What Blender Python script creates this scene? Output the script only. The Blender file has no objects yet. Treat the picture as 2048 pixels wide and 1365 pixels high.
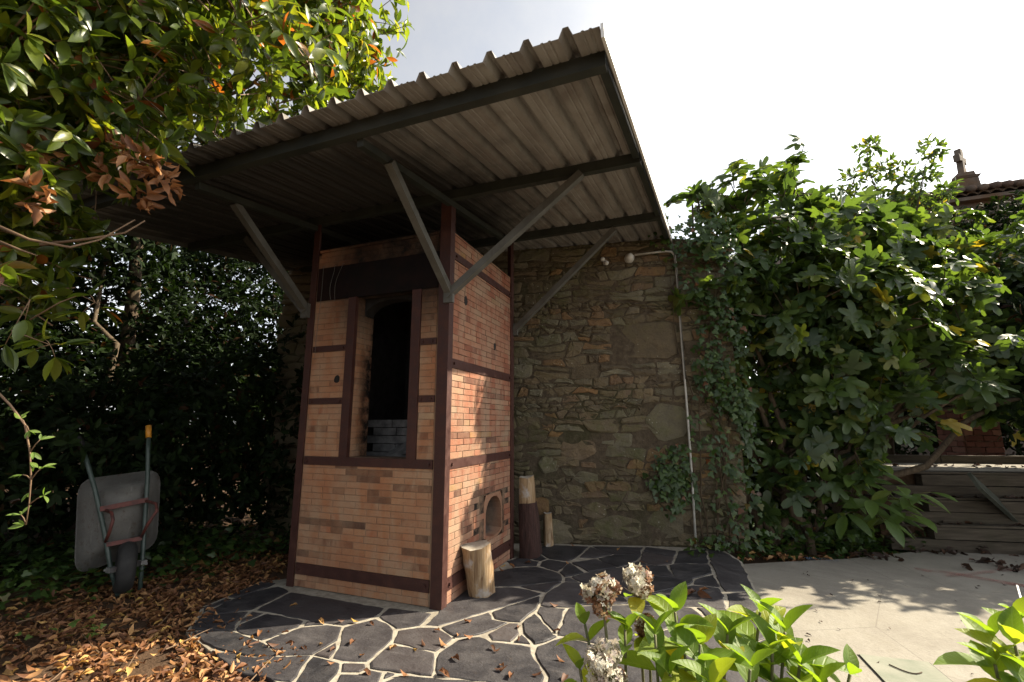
import bpy, math, random
import numpy as np
from mathutils import Matrix, Vector
R = math.radians
rng = np.random.default_rng(7)
random.seed(7)
scene = bpy.context.scene
col = scene.collection

# ------------------------------------------------------------------ camera
cam_data = bpy.data.cameras.new('camera')
cam_data.sensor_width = 36.0
cam_data.lens = 922.65 / 2048 * 36
cam_data.clip_start, cam_data.clip_end = 0.05, 500
cam = bpy.data.objects.new('camera', cam_data)
cam.location = (1.6134, -2.8966, 1.1826)
cam.rotation_euler = (R(90 + 10.364), 0, R(21.02))
col.objects.link(cam)
scene.camera = cam

# ------------------------------------------------------------------ sky and sun
SUN_AZ, SUN_EL = 54.5, 39.0            # azimuth from +Y towards +X
world = bpy.data.worlds.new('World')
scene.world = world
world.use_nodes = True
wn, wl = world.node_tree.nodes, world.node_tree.links
wn.clear()
sky = wn.new('ShaderNodeTexSky')
sky.sky_type = 'NISHITA'
sky.sun_disc = False
sky.sun_elevation, sky.sun_rotation = R(SUN_EL), R(SUN_AZ)
sky.air_density, sky.dust_density, sky.ozone_density = 1.0, 2.0, 1.0
tc = wn.new('ShaderNodeTexCoord')
cn = wn.new('ShaderNodeTexNoise')      # thin high cloud all over the sky
cn.inputs['Scale'].default_value = 2.2
cn.inputs['Detail'].default_value = 7
cn.inputs['Roughness'].default_value = 0.6
wl.new(tc.outputs['Generated'], cn.inputs['Vector'])
cr = wn.new('ShaderNodeMapRange')
cr.inputs['From Min'].default_value, cr.inputs['From Max'].default_value = 0.28, 0.70
cr.inputs['To Min'].default_value, cr.inputs['To Max'].default_value = 0.45, 0.97
wl.new(cn.outputs['Fac'], cr.inputs['Value'])
bw = wn.new('ShaderNodeRGBToBW')
wl.new(sky.outputs['Color'], bw.inputs['Color'])
gm = wn.new('ShaderNodeMath'); gm.operation = 'MULTIPLY'; gm.inputs[1].default_value = 2.15
wl.new(bw.outputs['Val'], gm.inputs[0])
mx = wn.new('ShaderNodeMixRGB')
wl.new(cr.outputs['Result'], mx.inputs['Fac'])
wl.new(sky.outputs['Color'], mx.inputs['Color1'])
wl.new(gm.outputs[0], mx.inputs['Color2'])
bg = wn.new('ShaderNodeBackground')
bg.inputs['Strength'].default_value = 0.08
wl.new(mx.outputs['Color'], bg.inputs['Color'])
wo = wn.new('ShaderNodeOutputWorld')
wl.new(bg.outputs[0], wo.inputs['Surface'])

sun_data = bpy.data.lights.new('sun', 'SUN')
sun_data.energy = 5.0
sun_data.angle = R(0.53)
sun_data.color = (1.0, 0.88, 0.68)
sun = bpy.data.objects.new('sun', sun_data)
tosun = Vector((math.sin(R(SUN_AZ)) * math.cos(R(SUN_EL)), math.cos(R(SUN_AZ)) * math.cos(R(SUN_EL)), math.sin(R(SUN_EL))))
sun.rotation_euler = tosun.to_track_quat('Z', 'Y').to_euler()
sun.location = (6, 6, 9)
col.objects.link(sun)

scene.view_settings.view_transform = 'Standard'
scene.view_settings.look = 'None'
scene.view_settings.gamma = 1.0
scene.view_settings.use_curve_mapping = False
scene.view_settings.exposure = 1.45
scene.cycles.max_bounces = 8
scene.cycles.transmission_bounces = 4
scene.cycles.diffuse_bounces = 4

# ------------------------------------------------------------------ picture geometry (photo pixel -> place)
CAM = np.array(cam.location)
_y, _p = R(21.02), R(10.364)
FW = np.array([-math.sin(_y) * math.cos(_p), math.cos(_y) * math.cos(_p), math.sin(_p)])
RT = np.array([math.cos(_y), math.sin(_y), 0.0])
UP = np.cross(RT, FW)
FOC = 922.65
def ray(x, y): return FW + RT * (x - 1024) / FOC - UP * (y - 682.5) / FOC
def gnd(x, y, z=0.0):
    d = ray(x, y); return CAM + d * ((z - CAM[2]) / d[2])
def at(x, y, dep): return CAM + ray(x, y) * dep
def project(P):
    d = np.asarray(P, float) - CAM
    z = d @ FW
    zz = np.where(np.abs(z) < 1e-4, 1e-4, z)
    return 1024 + FOC * (d @ RT) / zz, 682.5 - FOC * (d @ UP) / zz, z

# ------------------------------------------------------------------ node material helpers
class Mat:
    def __init__(s, name):
        s.m = bpy.data.materials.new(name)
        s.m.use_nodes = True
        s.n, s.l = s.m.node_tree.nodes, s.m.node_tree.links
        s.b = s.n['Principled BSDF']
        s.out = s.n['Material Output']
    def new(s, t, **kw):
        n = s.n.new(t)
        for k, v in kw.items(): setattr(n, k, v)
        return n
    def put(s, node, **kw):
        for k, v in kw.items():
            i = node.inputs[k.replace('_', ' ')]
            if hasattr(v, 'links') or isinstance(v, bpy.types.NodeSocket): s.l.new(v, i)
            else: i.default_value = v
        return node
    def coord(s, kind='Object'):
        if kind == 'World': return s.new('ShaderNodeNewGeometry').outputs['Position']
        return s.new('ShaderNodeTexCoord').outputs[kind]
    def mapping(s, vec, scale=(1, 1, 1), loc=(0, 0, 0)):
        m = s.new('ShaderNodeMapping'); s.l.new(vec, m.inputs['Vector'])
        m.inputs['Scale'].default_value = scale; m.inputs['Location'].default_value = loc
        return m.outputs[0]
    def noise(s, vec, scale, detail=5, rough=0.55, dist=0.0):
        n = s.new('ShaderNodeTexNoise'); s.l.new(vec, n.inputs['Vector'])
        n.inputs['Scale'].default_value = scale; n.inputs['Detail'].default_value = detail
        n.inputs['Roughness'].default_value = rough; n.inputs['Distortion'].default_value = dist
        return n.outputs['Fac']
    def voronoi(s, vec, scale, feature='F1', out='Distance'):
        n = s.new('ShaderNodeTexVoronoi', feature=feature); s.l.new(vec, n.inputs['Vector'])
        n.inputs['Scale'].default_value = scale
        return n.outputs[out]
    def ramp(s, fac, stops, interp='LINEAR'):
        r = s.new('ShaderNodeValToRGB'); s.l.new(fac, r.inputs['Fac'])
        cr = r.color_ramp; cr.interpolation = interp
        while len(cr.elements) < len(stops): cr.elements.new(0.5)
        for e, (p, c) in zip(cr.elements, stops):
            e.position = p
            e.color = (c, c, c, 1) if isinstance(c, (int, float)) else (*c, 1)
        return r.outputs['Color']
    def mix(s, fac, a, b, mode='MIX'):
        m = s.new('ShaderNodeMixRGB', blend_type=mode)
        for k, v in (('Fac', fac), ('Color1', a), ('Color2', b)):
            if isinstance(v, bpy.types.NodeSocket): s.l.new(v, m.inputs[k])
            elif k == 'Fac': m.inputs[k].default_value = v
            else: m.inputs[k].default_value = (*v, 1) if not isinstance(v, (int, float)) else (v, v, v, 1)
        return m.outputs['Color']
    def math(s, op, a, b=0.0, clamp=False):
        m = s.new('ShaderNodeMath', operation=op); m.use_clamp = clamp
        for i, v in enumerate((a, b)):
            if isinstance(v, bpy.types.NodeSocket): s.l.new(v, m.inputs[i])
            else: m.inputs[i].default_value = v
        return m.outputs[0]
    def maprange(s, v, a, b, c=0.0, d=1.0, smooth=False):
        m = s.new('ShaderNodeMapRange'); s.l.new(v, m.inputs['Value'])
        if smooth: m.interpolation_type = 'SMOOTHSTEP'
        for k, x in (('From Min', a), ('From Max', b), ('To Min', c), ('To Max', d)): m.inputs[k].default_value = x
        return m.outputs['Result']
    def sep(s, vec):
        n = s.new('ShaderNodeSeparateXYZ'); s.l.new(vec, n.inputs[0]); return n.outputs
    def tint(s):
        """one random number for each piece: its own object, or its place in a joined mesh"""
        a = s.new('ShaderNodeAttribute', attribute_name='tint')
        o = s.new('ShaderNodeObjectInfo')
        return s.math('FRACT', s.math('ADD', a.outputs['Fac'], o.outputs['Random']))
    def bump(s, h, strength=0.4, dist=0.01):
        b = s.new('ShaderNodeBump'); s.l.new(h, b.inputs['Height'])
        b.inputs['Strength'].default_value = strength; b.inputs['Distance'].default_value = dist
        s.l.new(b.outputs[0], s.b.inputs['Normal']); return b.outputs[0]
    def base(s, c, rough=0.8, metal=0.0, spec=0.5):
        if isinstance(c, bpy.types.NodeSocket): s.l.new(c, s.b.inputs['Base Color'])
        else: s.b.inputs['Base Color'].default_value = (*c, 1)
        if isinstance(rough, bpy.types.NodeSocket): s.l.new(rough, s.b.inputs['Roughness'])
        else: s.b.inputs['Roughness'].default_value = rough
        s.b.inputs['Metallic'].default_value = metal
        s.b.inputs['Specular IOR Level'].default_value = spec
        return s
M = {}

def leaf_mat(name, stops, trans, rough=0.38, tmix=0.4, vein=0.0, spec=0.5):
    k = Mat(name)
    c = k.ramp(k.tint(), stops)
    o = k.coord('Object')
    n = k.noise(k.coord('World'), 35, 3)
    c = k.mix(k.maprange(n, 0.3, 0.7, 0, 0.35), c, k.mix(1.0, c, (0.55, 0.6, 0.4), 'MULTIPLY'))
    k.base(c, rough, spec=spec)
    t = k.new('ShaderNodeBsdfTranslucent')
    k.l.new(k.mix(1.0, c, trans, 'MULTIPLY'), t.inputs['Color'])
    mixs = k.new('ShaderNodeMixShader'); mixs.inputs[0].default_value = tmix
    k.l.new(k.b.outputs[0], mixs.inputs[1]); k.l.new(t.outputs[0], mixs.inputs[2])
    k.l.new(mixs.outputs[0], k.out.inputs['Surface'])
    if vein:
        x, y, z = k.sep(o)
        u = k.math('MULTIPLY', k.math('SUBTRACT', y, k.math('MULTIPLY', k.math('ABSOLUTE', x), 0.9)), 8.0)
        vn = k.maprange(k.math('ABSOLUTE', k.math('SUBTRACT', k.math('FRACT', u), 0.5)), 0.0, 0.16, 1, 0, True)
        mid = k.maprange(k.math('ABSOLUTE', x), 0.006, 0.022, 1, 0)
        n = k.math('SUBTRACT', k.math('MULTIPLY', n, 0.4), k.math('MAXIMUM', k.math('MULTIPLY', vn, 0.7), mid))
        c2 = k.mix(k.math('MULTIPLY', k.math('MAXIMUM', k.math('MULTIPLY', vn, 0.45), mid), vein), c, (0.30, 0.36, 0.12))
        k.l.new(c2, k.b.inputs['Base Color'])
        k.bump(n, 0.25, 0.010)
    else:
        k.bump(n, 0.25, 0.004)
    M[name] = k.m
G = lambda *a: a
leaf_mat('laurel_leaf', [(0.0, (0.0311, 0.0549, 0.0115)), (0.35, (0.0583, 0.0929, 0.0158)), (0.7, (0.0972, 0.1352, 0.0187)), (0.95, (0.1555, 0.1690, 0.0216)), (0.965, (0.2138, 0.0718, 0.0216)), (1.0, (0.1652, 0.0507, 0.0216))], (2.8, 2.5, 0.8), 0.33, 0.5)
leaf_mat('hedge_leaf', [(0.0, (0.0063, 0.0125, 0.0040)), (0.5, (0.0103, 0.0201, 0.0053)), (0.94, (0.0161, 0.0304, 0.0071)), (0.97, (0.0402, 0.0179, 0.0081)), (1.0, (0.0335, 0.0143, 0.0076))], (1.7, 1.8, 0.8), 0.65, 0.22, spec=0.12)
leaf_mat('shoot_leaf', [(0.0, (0.0750, 0.1275, 0.0300)), (0.7, (0.1050, 0.1650, 0.0375)), (1.0, (0.1500, 0.1875, 0.0375))], (1.8, 1.8, 0.6), 0.45, 0.4)
leaf_mat('fig_leaf', [(0.0, (0.0355, 0.0635, 0.0243)), (0.5, (0.0549, 0.0937, 0.0297)), (0.85, (0.0806, 0.1255, 0.0324)), (0.965, (0.1290, 0.1512, 0.0324)), (1.0, (0.2902, 0.2117, 0.0338))], (2.5, 2.4, 0.75), 0.42, 0.38)
leaf_mat('ivy_leaf', [(0.0, (0.0273, 0.0569, 0.0139)), (0.6, (0.0455, 0.0875, 0.0185)), (0.92, (0.0728, 0.1225, 0.0231)), (1.0, (0.1456, 0.0525, 0.0231))], (1.9, 2.0, 0.8), 0.4, 0.35)
leaf_mat('hydrangea_leaf', [(0.0, (0.1080, 0.1796, 0.0284)), (0.6, (0.1512, 0.2363, 0.0324)), (0.92, (0.2400, 0.2730, 0.0360)), (1.0, (0.3024, 0.2835, 0.0486))], (2.0, 1.9, 0.5), 0.5, 0.5, 0.4, spec=0.3)
leaf_mat('sprig_leaf', [(0.0, (0.0960, 0.1760, 0.0320)), (1.0, (0.1600, 0.2240, 0.0480))], (1.7, 1.8, 0.7), 0.45, 0.45, 0.4)
leaf_mat('dry_leaf', [(0.0, (0.0880, 0.0377, 0.0189)), (0.35, (0.1920, 0.0798, 0.0324)), (0.65, (0.3040, 0.1450, 0.0607)), (0.9, (0.4480, 0.2465, 0.1080)), (1.0, (0.5120, 0.3190, 0.0810))], (1.3, 1.1, 0.8), 0.65, 0.2)
leaf_mat('sunlit_russet_leaf', [(0.0, (0.16, 0.065, 0.028)), (0.5, (0.30, 0.13, 0.05)), (1.0, (0.42, 0.22, 0.10))], (1.3, 1.0, 0.7), 0.55, 0.3)  # brightened for the dead spray: the sun on it is put into the colour
leaf_mat('dark_dry_leaf', [(0.0, (0.0280, 0.0144, 0.0096)), (0.6, (0.0480, 0.0240, 0.0144)), (1.0, (0.0880, 0.0400, 0.0200))], (1.1, 1.0, 0.8), 0.7, 0.12)
leaf_mat('petal_white', [(0.0, (0.4400, 0.3680, 0.2880)), (0.35, (0.5760, 0.5280, 0.4160)), (0.7, (0.6560, 0.6240, 0.5440)), (1.0, (0.6240, 0.4800, 0.4400))], (1.0, 1.0, 0.9), 0.6, 0.3)
leaf_mat('petal_brown', [(0.0, (0.1040, 0.0400, 0.0176)), (0.5, (0.1920, 0.0800, 0.0360)), (0.85, (0.2880, 0.1600, 0.0720)), (1.0, (0.4800, 0.3840, 0.2560))], (1.1, 1.0, 0.8), 0.7, 0.25)

def brick_mat(name, stops, soot, pale, warm):
    k = Mat(name)
    w = k.coord('World')
    c = k.ramp(k.tint(), stops)
    tn = k.tint(); run = k.noise(k.mapping(k.new('ShaderNodeObjectInfo').outputs['Location'], (1, 1, 2.2)), 2.3, 3, 0.5)
    dk = k.math('MULTIPLY', k.maprange(run, 0.50, 0.54), k.maprange(tn, 0.38, 0.40, 1, 0))
    n1 = k.noise(w, 9, 6, 0.65)
    n2 = k.noise(w, 70, 4, 0.6)
    n3 = k.noise(k.mapping(w, (3, 3, 1.1)), 2.2, 5, 0.6, 0.6)
    c = k.mix(k.maprange(n1, 0.38, 0.7, 0, 0.55), c, k.mix(1.0, c, (1.3, 1.25, 1.15), 'MULTIPLY'))
    c = k.mix(k.maprange(n3, 0.40, 0.58, 0, 0.78), c, pale)
    c = k.mix(k.maprange(k.noise(w, 3.3, 4, 0.6), 0.40, 0.64, 0, 0.62), c, warm)
    c = k.mix(k.maprange(n2, 0.55, 0.75, 0, 0.4), c, k.mix(1.0, c, (0.5, 0.45, 0.42), 'MULTIPLY'))
    c = k.mix(k.math('MULTIPLY', dk, k.maprange(n1, 0.3, 0.6, 0.85, 0.45)), c, k.mix(tn, (0.06, 0.034, 0.025), (0.15, 0.07, 0.042)))
    if soot:
        x, y, z = k.sep(w)
        sx = k.maprange(k.math('ABSOLUTE', k.math('ADD', x, 0.47)), 0.32, 0.92, 1, 0, True)
        sz = k.maprange(z, 1.55, 2.30, 0, 1, True)
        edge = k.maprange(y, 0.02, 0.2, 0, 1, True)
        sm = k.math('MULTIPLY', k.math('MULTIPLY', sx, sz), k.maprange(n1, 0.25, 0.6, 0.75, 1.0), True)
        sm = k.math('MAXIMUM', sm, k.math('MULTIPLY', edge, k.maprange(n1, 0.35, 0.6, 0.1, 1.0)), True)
        c = k.mix(sm, c, (0.0084, 0.0070, 0.0063))
    k.base(c, 0.88, spec=0.25)
    k.bump(k.math('ADD', n2, k.math('MULTIPLY', n1, 1.5)), 0.5, 0.006)
    M[name] = k.m
brick_mat('brick_front', [(0.0, (0.12, 0.06, 0.038)), (0.06, (0.15, 0.075, 0.048)), (0.10, (0.25, 0.125, 0.068)), (0.4, (0.31, 0.155, 0.082)), (0.7, (0.35, 0.19, 0.105)), (0.9, (0.28, 0.115, 0.062)), (1.0, (0.34, 0.23, 0.14))], True, (0.35, 0.24, 0.155), (0.31, 0.125, 0.058))
brick_mat('brick_side', [(0.0, (0.085, 0.036, 0.025)), (0.08, (0.17, 0.066, 0.042)), (0.4, (0.22, 0.092, 0.056)), (0.7, (0.25, 0.125, 0.078)), (0.88, (0.29, 0.185, 0.12)), (0.94, (0.2, 0.145, 0.1)), (1.0, (0.24, 0.14, 0.06))], False, (0.27, 0.185, 0.125), (0.24, 0.09, 0.05))
brick_mat('kiln_mortar', [(0.0, (0.1890, 0.1260, 0.0840)), (1.0, (0.2100, 0.1400, 0.0980))], True, (0.2345, 0.1680, 0.1120), (0.2415, 0.1155, 0.0630))

def simple(name, f):
    k = Mat(name); f(k); M[name] = k.m
def _soot(k):
    n = k.noise(k.coord('World'), 12, 6)
    k.base(k.ramp(n, [(0.3, (0.0084, 0.0077, 0.0070)), (0.75, (0.0245, 0.0224, 0.0210))]), 0.9, spec=0.2); k.bump(n, 0.6, 0.01)
simple('soot', _soot)
def _rust(k):
    w = k.coord('World'); n = k.noise(w, 14, 7, 0.65); m = k.noise(w, 90, 3)
    c = k.ramp(n, [(0.25, (0.0269, 0.0087, 0.0065)), (0.5, (0.0412, 0.0130, 0.0091)), (0.72, (0.0651, 0.0239, 0.0152))])
    c = k.mix(k.maprange(m, 0.6, 0.75, 0, 0.5), c, (0.0868, 0.0434, 0.0260))
    k.base(c, k.maprange(n, 0.3, 0.7, 0.45, 0.75), 0.0, 0.4); k.bump(m, 0.2, 0.002)
simple('red_oxide_steel', _rust)
def _lint(k):
    w = k.coord('World'); n = k.noise(w, 6, 6, 0.65); x, y, z = k.sep(w)
    sm = k.math('MULTIPLY', k.maprange(k.math('ABSOLUTE', k.math('ADD', x, 0.5)), 0.45, 0.85, 1, 0.6, True), k.maprange(n, 0.25, 0.6, 0.7, 1))
    k.base(k.mix(sm, (0.035, 0.013, 0.010), (0.006, 0.005, 0.005)), 0.9, 0, 0.15); k.bump(n, 0.4, 0.006)
simple('sooty_steel', _lint)
def _galv(k):
    w = k.coord('World'); n = k.noise(w, 8, 6); m = k.noise(k.mapping(w, (40, 40, 3)), 2, 3)
    c = k.ramp(n, [(0.3, (0.0735, 0.0714, 0.0609)), (0.7, (0.1169, 0.1148, 0.1022))])
    c = k.mix(k.maprange(m, 0.58, 0.75, 0, 0.4), c, (0.0518, 0.0392, 0.0259))
    k.base(c, 0.55, 0.25, 0.4); k.bump(m, 0.15, 0.002)
simple('galvanised_steel', _galv)
def _purlin(k):
    w = k.coord('World'); n = k.noise(w, 7, 6)
    k.base(k.ramp(n, [(0.3, (0.0159, 0.0191, 0.0155)), (0.7, (0.0341, 0.0355, 0.0273))]), 0.6, 0.1, 0.35); k.bump(n, 0.15, 0.003)
simple('purlin_paint', _purlin)
def _sheet(k):
    w = k.coord('World'); n = k.noise(k.mapping(w, (2.9211, 0.3667, 3.8272)), 3, 6, 0.6); m = k.noise(w, 5, 5); f = k.noise(w, 60, 3)
    c = k.ramp(n, [(0.25, (0.1298, 0.1134, 0.1021)), (0.5, (0.2207, 0.2014, 0.1792)), (0.75, (0.2857, 0.2710, 0.2461))])
    c = k.mix(k.maprange(m, 0.52, 0.72, 0, 0.6), c, (0.1107, 0.0841, 0.0680))
    c = k.mix(k.maprange(f, 0.6, 0.8, 0, 0.3), c, (0.1947, 0.1614, 0.1270))
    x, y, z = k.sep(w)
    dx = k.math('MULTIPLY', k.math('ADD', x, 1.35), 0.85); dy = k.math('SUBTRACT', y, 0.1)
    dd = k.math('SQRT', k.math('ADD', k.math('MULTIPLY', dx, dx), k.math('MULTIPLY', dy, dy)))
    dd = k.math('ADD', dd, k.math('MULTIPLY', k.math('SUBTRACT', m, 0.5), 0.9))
    c = k.mix(k.maprange(dd, 1.15, 2.0, 0.94, 0, True), c, (0.0154, 0.0126, 0.0105))  # kiln soot, with shade under the left side put into the colour
    k.base(c, 0.65, 0.15, 0.4); k.bump(f, 0.1, 0.002)
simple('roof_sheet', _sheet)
def _trim(k):
    n = k.noise(k.coord('World'), 12, 5)
    k.base(k.ramp(n, [(0.3, (0.5950, 0.5831, 0.5474)), (0.7, (0.7854, 0.7735, 0.7378))]), 0.45, 0.3)
simple('pale_trim', _trim)
def _stone(k):
    w = k.coord('World'); t = k.tint(); n = k.noise(w, 10, 7, 0.65); f = k.noise(w, 45, 5, 0.65); b = k.noise(w, 1.6, 4)
    c = k.ramp(t, [(0.0, (0.075, 0.058, 0.040)), (0.2, (0.10, 0.082, 0.055)), (0.4, (0.125, 0.098, 0.064)), (0.55, (0.098, 0.088, 0.062)), (0.7, (0.135, 0.122, 0.088)), (0.86, (0.125, 0.085, 0.054)), (0.96, (0.15, 0.095, 0.052)), (1.0, (0.18, 0.105, 0.05))])
    c = k.mix(k.maprange(n, 0.35, 0.7, 0, 0.6), c, k.mix(1.0, c, (1.7550, 1.7005, 1.4560), 'MULTIPLY'))
    moss = k.math('MULTIPLY', k.maprange(b, 0.42, 0.62), k.maprange(n, 0.4, 0.6))
    c = k.mix(k.math('MULTIPLY', moss, 0.6), c, (0.0582, 0.0675, 0.0228))
    c = k.mix(k.maprange(f, 0.58, 0.75, 0, 0.6), c, (0.0391, 0.0318, 0.0228))
    v = k.voronoi(k.mapping(w, (1, 1, 1)), 22)
    li = k.math('MULTIPLY', k.maprange(v, 0.10, 0.16, 1, 0), k.maprange(k.noise(w, 3.1, 4), 0.50, 0.62))
    c = k.mix(k.math('MULTIPLY', li, 0.75), c, (0.3558, 0.3505, 0.2939))
    k.base(c, 0.92, spec=0.25); k.bump(k.math('ADD', f, k.math('MULTIPLY', n, 2.0)), 0.8, 0.014)
simple('rubble_stone', _stone)
def _wmortar(k):
    w = k.coord('World'); n = k.noise(w, 18, 7, 0.7); b = k.noise(w, 2.1, 4)
    c = k.ramp(n, [(0.3, (0.0455, 0.0350, 0.0238)), (0.55, (0.0840, 0.0658, 0.0448)), (0.75, (0.1400, 0.1155, 0.0840))])
    c = k.mix(k.maprange(b, 0.5, 0.66, 0, 0.5), c, (0.0350, 0.0420, 0.0140))
    k.base(c, 0.95, spec=0.2); k.bump(n, 0.9, 0.02)
simple('wall_mortar', _wmortar)
def _slate(k):
    w = k.coord('World'); t = k.tint(); n = k.noise(w, 5, 8, 0.68); f = k.noise(w, 60, 4, 0.6); st = k.noise(k.mapping(w, (2, 9, 2)), 2.5, 5, 0.6, 0.4); g = k.noise(w, 17, 6, 0.7)
    c = k.ramp(t, [(0.0, (0.0159, 0.0160, 0.0189)), (0.5, (0.0264, 0.0248, 0.0283)), (0.85, (0.0404, 0.0364, 0.0387)), (1.0, (0.0510, 0.0408, 0.0396))])
    c = k.mix(k.maprange(n, 0.42, 0.70, 0, 0.7), c, (0.0686, 0.0622, 0.0623))
    c = k.mix(k.maprange(st, 0.56, 0.74, 0, 0.5), c, (0.0966, 0.0888, 0.0897))
    c = k.mix(k.maprange(g, 0.60, 0.72, 0, 0.5), c, (0.0659, 0.0462, 0.0340))
    k.base(c, k.maprange(n, 0.3, 0.7, 0.45, 0.8), spec=0.4); k.bump(k.math('ADD', f, k.math('MULTIPLY', n, 3)), 0.45, 0.007)
simple('slate', _slate)
def _joint(k):
    w = k.coord('World'); n = k.noise(w, 22, 6, 0.65); b = k.noise(w, 3, 4)
    c = k.ramp(n, [(0.3, (0.2088, 0.1862, 0.1487)), (0.65, (0.3695, 0.3398, 0.2791))])
    c = k.mix(k.maprange(b, 0.52, 0.70, 0, 0.6), c, (0.1285, 0.1033, 0.0744))
    k.base(c, 0.95, spec=0.2); k.bump(n, 0.6, 0.006)
simple('joint_mortar', _joint)
def _conc(k):
    w = k.coord('World'); n = k.noise(w, 2.3, 7, 0.62); f = k.noise(w, 55, 5, 0.65); g = k.noise(w, 9, 6, 0.6, 0.5)
    c = k.ramp(n, [(0.3, (0.1951, 0.1767, 0.1467)), (0.55, (0.2475, 0.2290, 0.1914)), (0.75, (0.2771, 0.2609, 0.2218))])
    c = k.mix(k.maprange(g, 0.52, 0.72, 0, 0.4), c, (0.2008, 0.1796, 0.1386))
    c = k.mix(k.maprange(f, 0.56, 0.72, 0, 0.35), c, (0.1418, 0.1272, 0.1055))
    v = k.voronoi(k.mapping(w, (1, 1, 1)), 0.9, 'DISTANCE_TO_EDGE')
    ck = k.maprange(v, 0.0, 0.004, 1, 0)
    c = k.mix(k.math('MULTIPLY', ck, 0.38), c, (0.0533, 0.0466, 0.0358))
    sp = k.noise(w, 150, 3, 0.7); c = k.mix(k.maprange(sp, 0.58, 0.70, 0, 0.55), c, (0.0970, 0.0871, 0.0735))
    sn = k.noise(w, 1.1, 6, 0.7, 0.8); c = k.mix(k.maprange(sn, 0.50, 0.66, 0, 0.55), c, (0.1503, 0.1337, 0.1103))
    k.base(c, 0.9, spec=0.3); k.bump(k.math('ADD', f, k.math('MULTIPLY', g, 1.5)), 0.45, 0.007)
simple('concrete', _conc)
def _lid(k):
    w = k.coord('World'); n = k.noise(w, 7, 6); 
    k.base(k.ramp(n, [(0.3, (0.1547, 0.1722, 0.1288)), (0.6, (0.2296, 0.2296, 0.1834)), (0.8, (0.2639, 0.2527, 0.2121))]), 0.9, spec=0.3); k.bump(k.noise(w, 60, 4), 0.3, 0.005)
simple('lid_concrete', _lid)
def _soil(k):
    w = k.coord('World'); n = k.noise(w, 3, 7, 0.65); f = k.noise(w, 40, 5, 0.65)
    c = k.ramp(n, [(0.3, (0.0525, 0.0322, 0.0196)), (0.6, (0.0980, 0.0595, 0.0350)), (0.8, (0.1330, 0.0840, 0.0490))])
    c = k.mix(k.maprange(f, 0.55, 0.75, 0, 0.6), c, (0.0350, 0.0210, 0.0140))
    k.base(c, 0.95, spec=0.2); k.bump(f, 0.8, 0.02)
simple('soil', _soil)
def _bark(k):
    o = k.coord('World'); n = k.noise(k.mapping(o, (5, 5, 1.2)), 7, 6, 0.65)
    k.base(k.ramp(n, [(0.3, (0.0350, 0.0245, 0.0154)), (0.6, (0.0910, 0.0665, 0.0420)), (0.8, (0.1400, 0.1085, 0.0735))]), 0.9, spec=0.25); k.bump(n, 0.7, 0.012)
simple('bark', _bark)
def _twig(k):
    n = k.noise(k.coord('World'), 20, 4)
    k.base(k.ramp(n, [(0.3, (0.0910, 0.0525, 0.0280)), (0.7, (0.1680, 0.1050, 0.0560))]), 0.75)
simple('twig', _twig)
def _gstem(k):
    n = k.noise(k.coord('World'), 20, 4)
    k.base(k.ramp(n, [(0.3, (0.0770, 0.0910, 0.0280)), (0.7, (0.1400, 0.1190, 0.0560))]), 0.65)
simple('green_stem', _gstem)
def _wood(k):
    o = k.coord('Object'); n = k.noise(k.mapping(o, (26, 26, 2.2)), 1.6, 6, 0.62, 0.4); m = k.noise(k.mapping(o, (14, 14, 0.9)), 2.3, 4, 0.5, 0.4); b = k.noise(o, 9, 4)
    c = k.ramp(n, [(0.25, (0.1674, 0.0995, 0.0483)), (0.5, (0.2834, 0.1921, 0.1046)), (0.75, (0.3735, 0.2950, 0.2012))])
    c = k.mix(k.maprange(m, 0.55, 0.68, 0, 0.75), c, (0.1095, 0.0583, 0.0282))
    c = k.mix(k.maprange(b, 0.56, 0.66, 0, 0.7), c, (0.3606, 0.3567, 0.3542))
    k.base(c, 0.8, spec=0.3); k.bump(n, 0.6, 0.006)
simple('split_wood', _wood)
def _endgrain(k):
    o = k.coord('Object'); n = k.noise(o, 22, 5)
    k.base(k.ramp(n, [(0.3, (0.2352, 0.2016, 0.1568)), (0.7, (0.3696, 0.3360, 0.2800))]), 0.85); k.bump(n, 0.5, 0.004)
simple('end_grain', _endgrain)
def _redbark(k):
    o = k.coord('World'); n = k.noise(k.mapping(o, (9, 9, 1.5)), 4, 6, 0.65)
    k.base(k.ramp(n, [(0.3, (0.0189, 0.0098, 0.0084)), (0.6, (0.0536, 0.0252, 0.0196)), (0.8, (0.0882, 0.0525, 0.0385))]), 0.85, spec=0.3); k.bump(n, 0.8, 0.02)
simple('red_bark', _redbark)
def _sleeper(k):
    o = k.coord('World'); n = k.noise(k.mapping(o, (1.3, 6, 22)), 2, 6, 0.62, 0.3); m = k.noise(o, 3, 5)
    c = k.ramp(n, [(0.25, (0.0277, 0.0212, 0.0151)), (0.55, (0.0655, 0.0529, 0.0378)), (0.8, (0.1008, 0.0832, 0.0605))])
    c = k.mix(k.maprange(m, 0.5, 0.7, 0, 0.5), c, (0.0403, 0.0378, 0.0202))
    k.base(c, 0.88, spec=0.25); k.bump(n, 0.7, 0.01)
simple('weathered_timber', _sleeper)
def _gboard(k):
    o = k.coord('World'); n = k.noise(o, 9, 6)
    k.base(k.ramp(n, [(0.3, (0.0315, 0.0364, 0.0266)), (0.7, (0.0700, 0.0735, 0.0560))]), 0.85, spec=0.3); k.bump(n, 0.4, 0.006)
simple('green_grey_board', _gboard)
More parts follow.
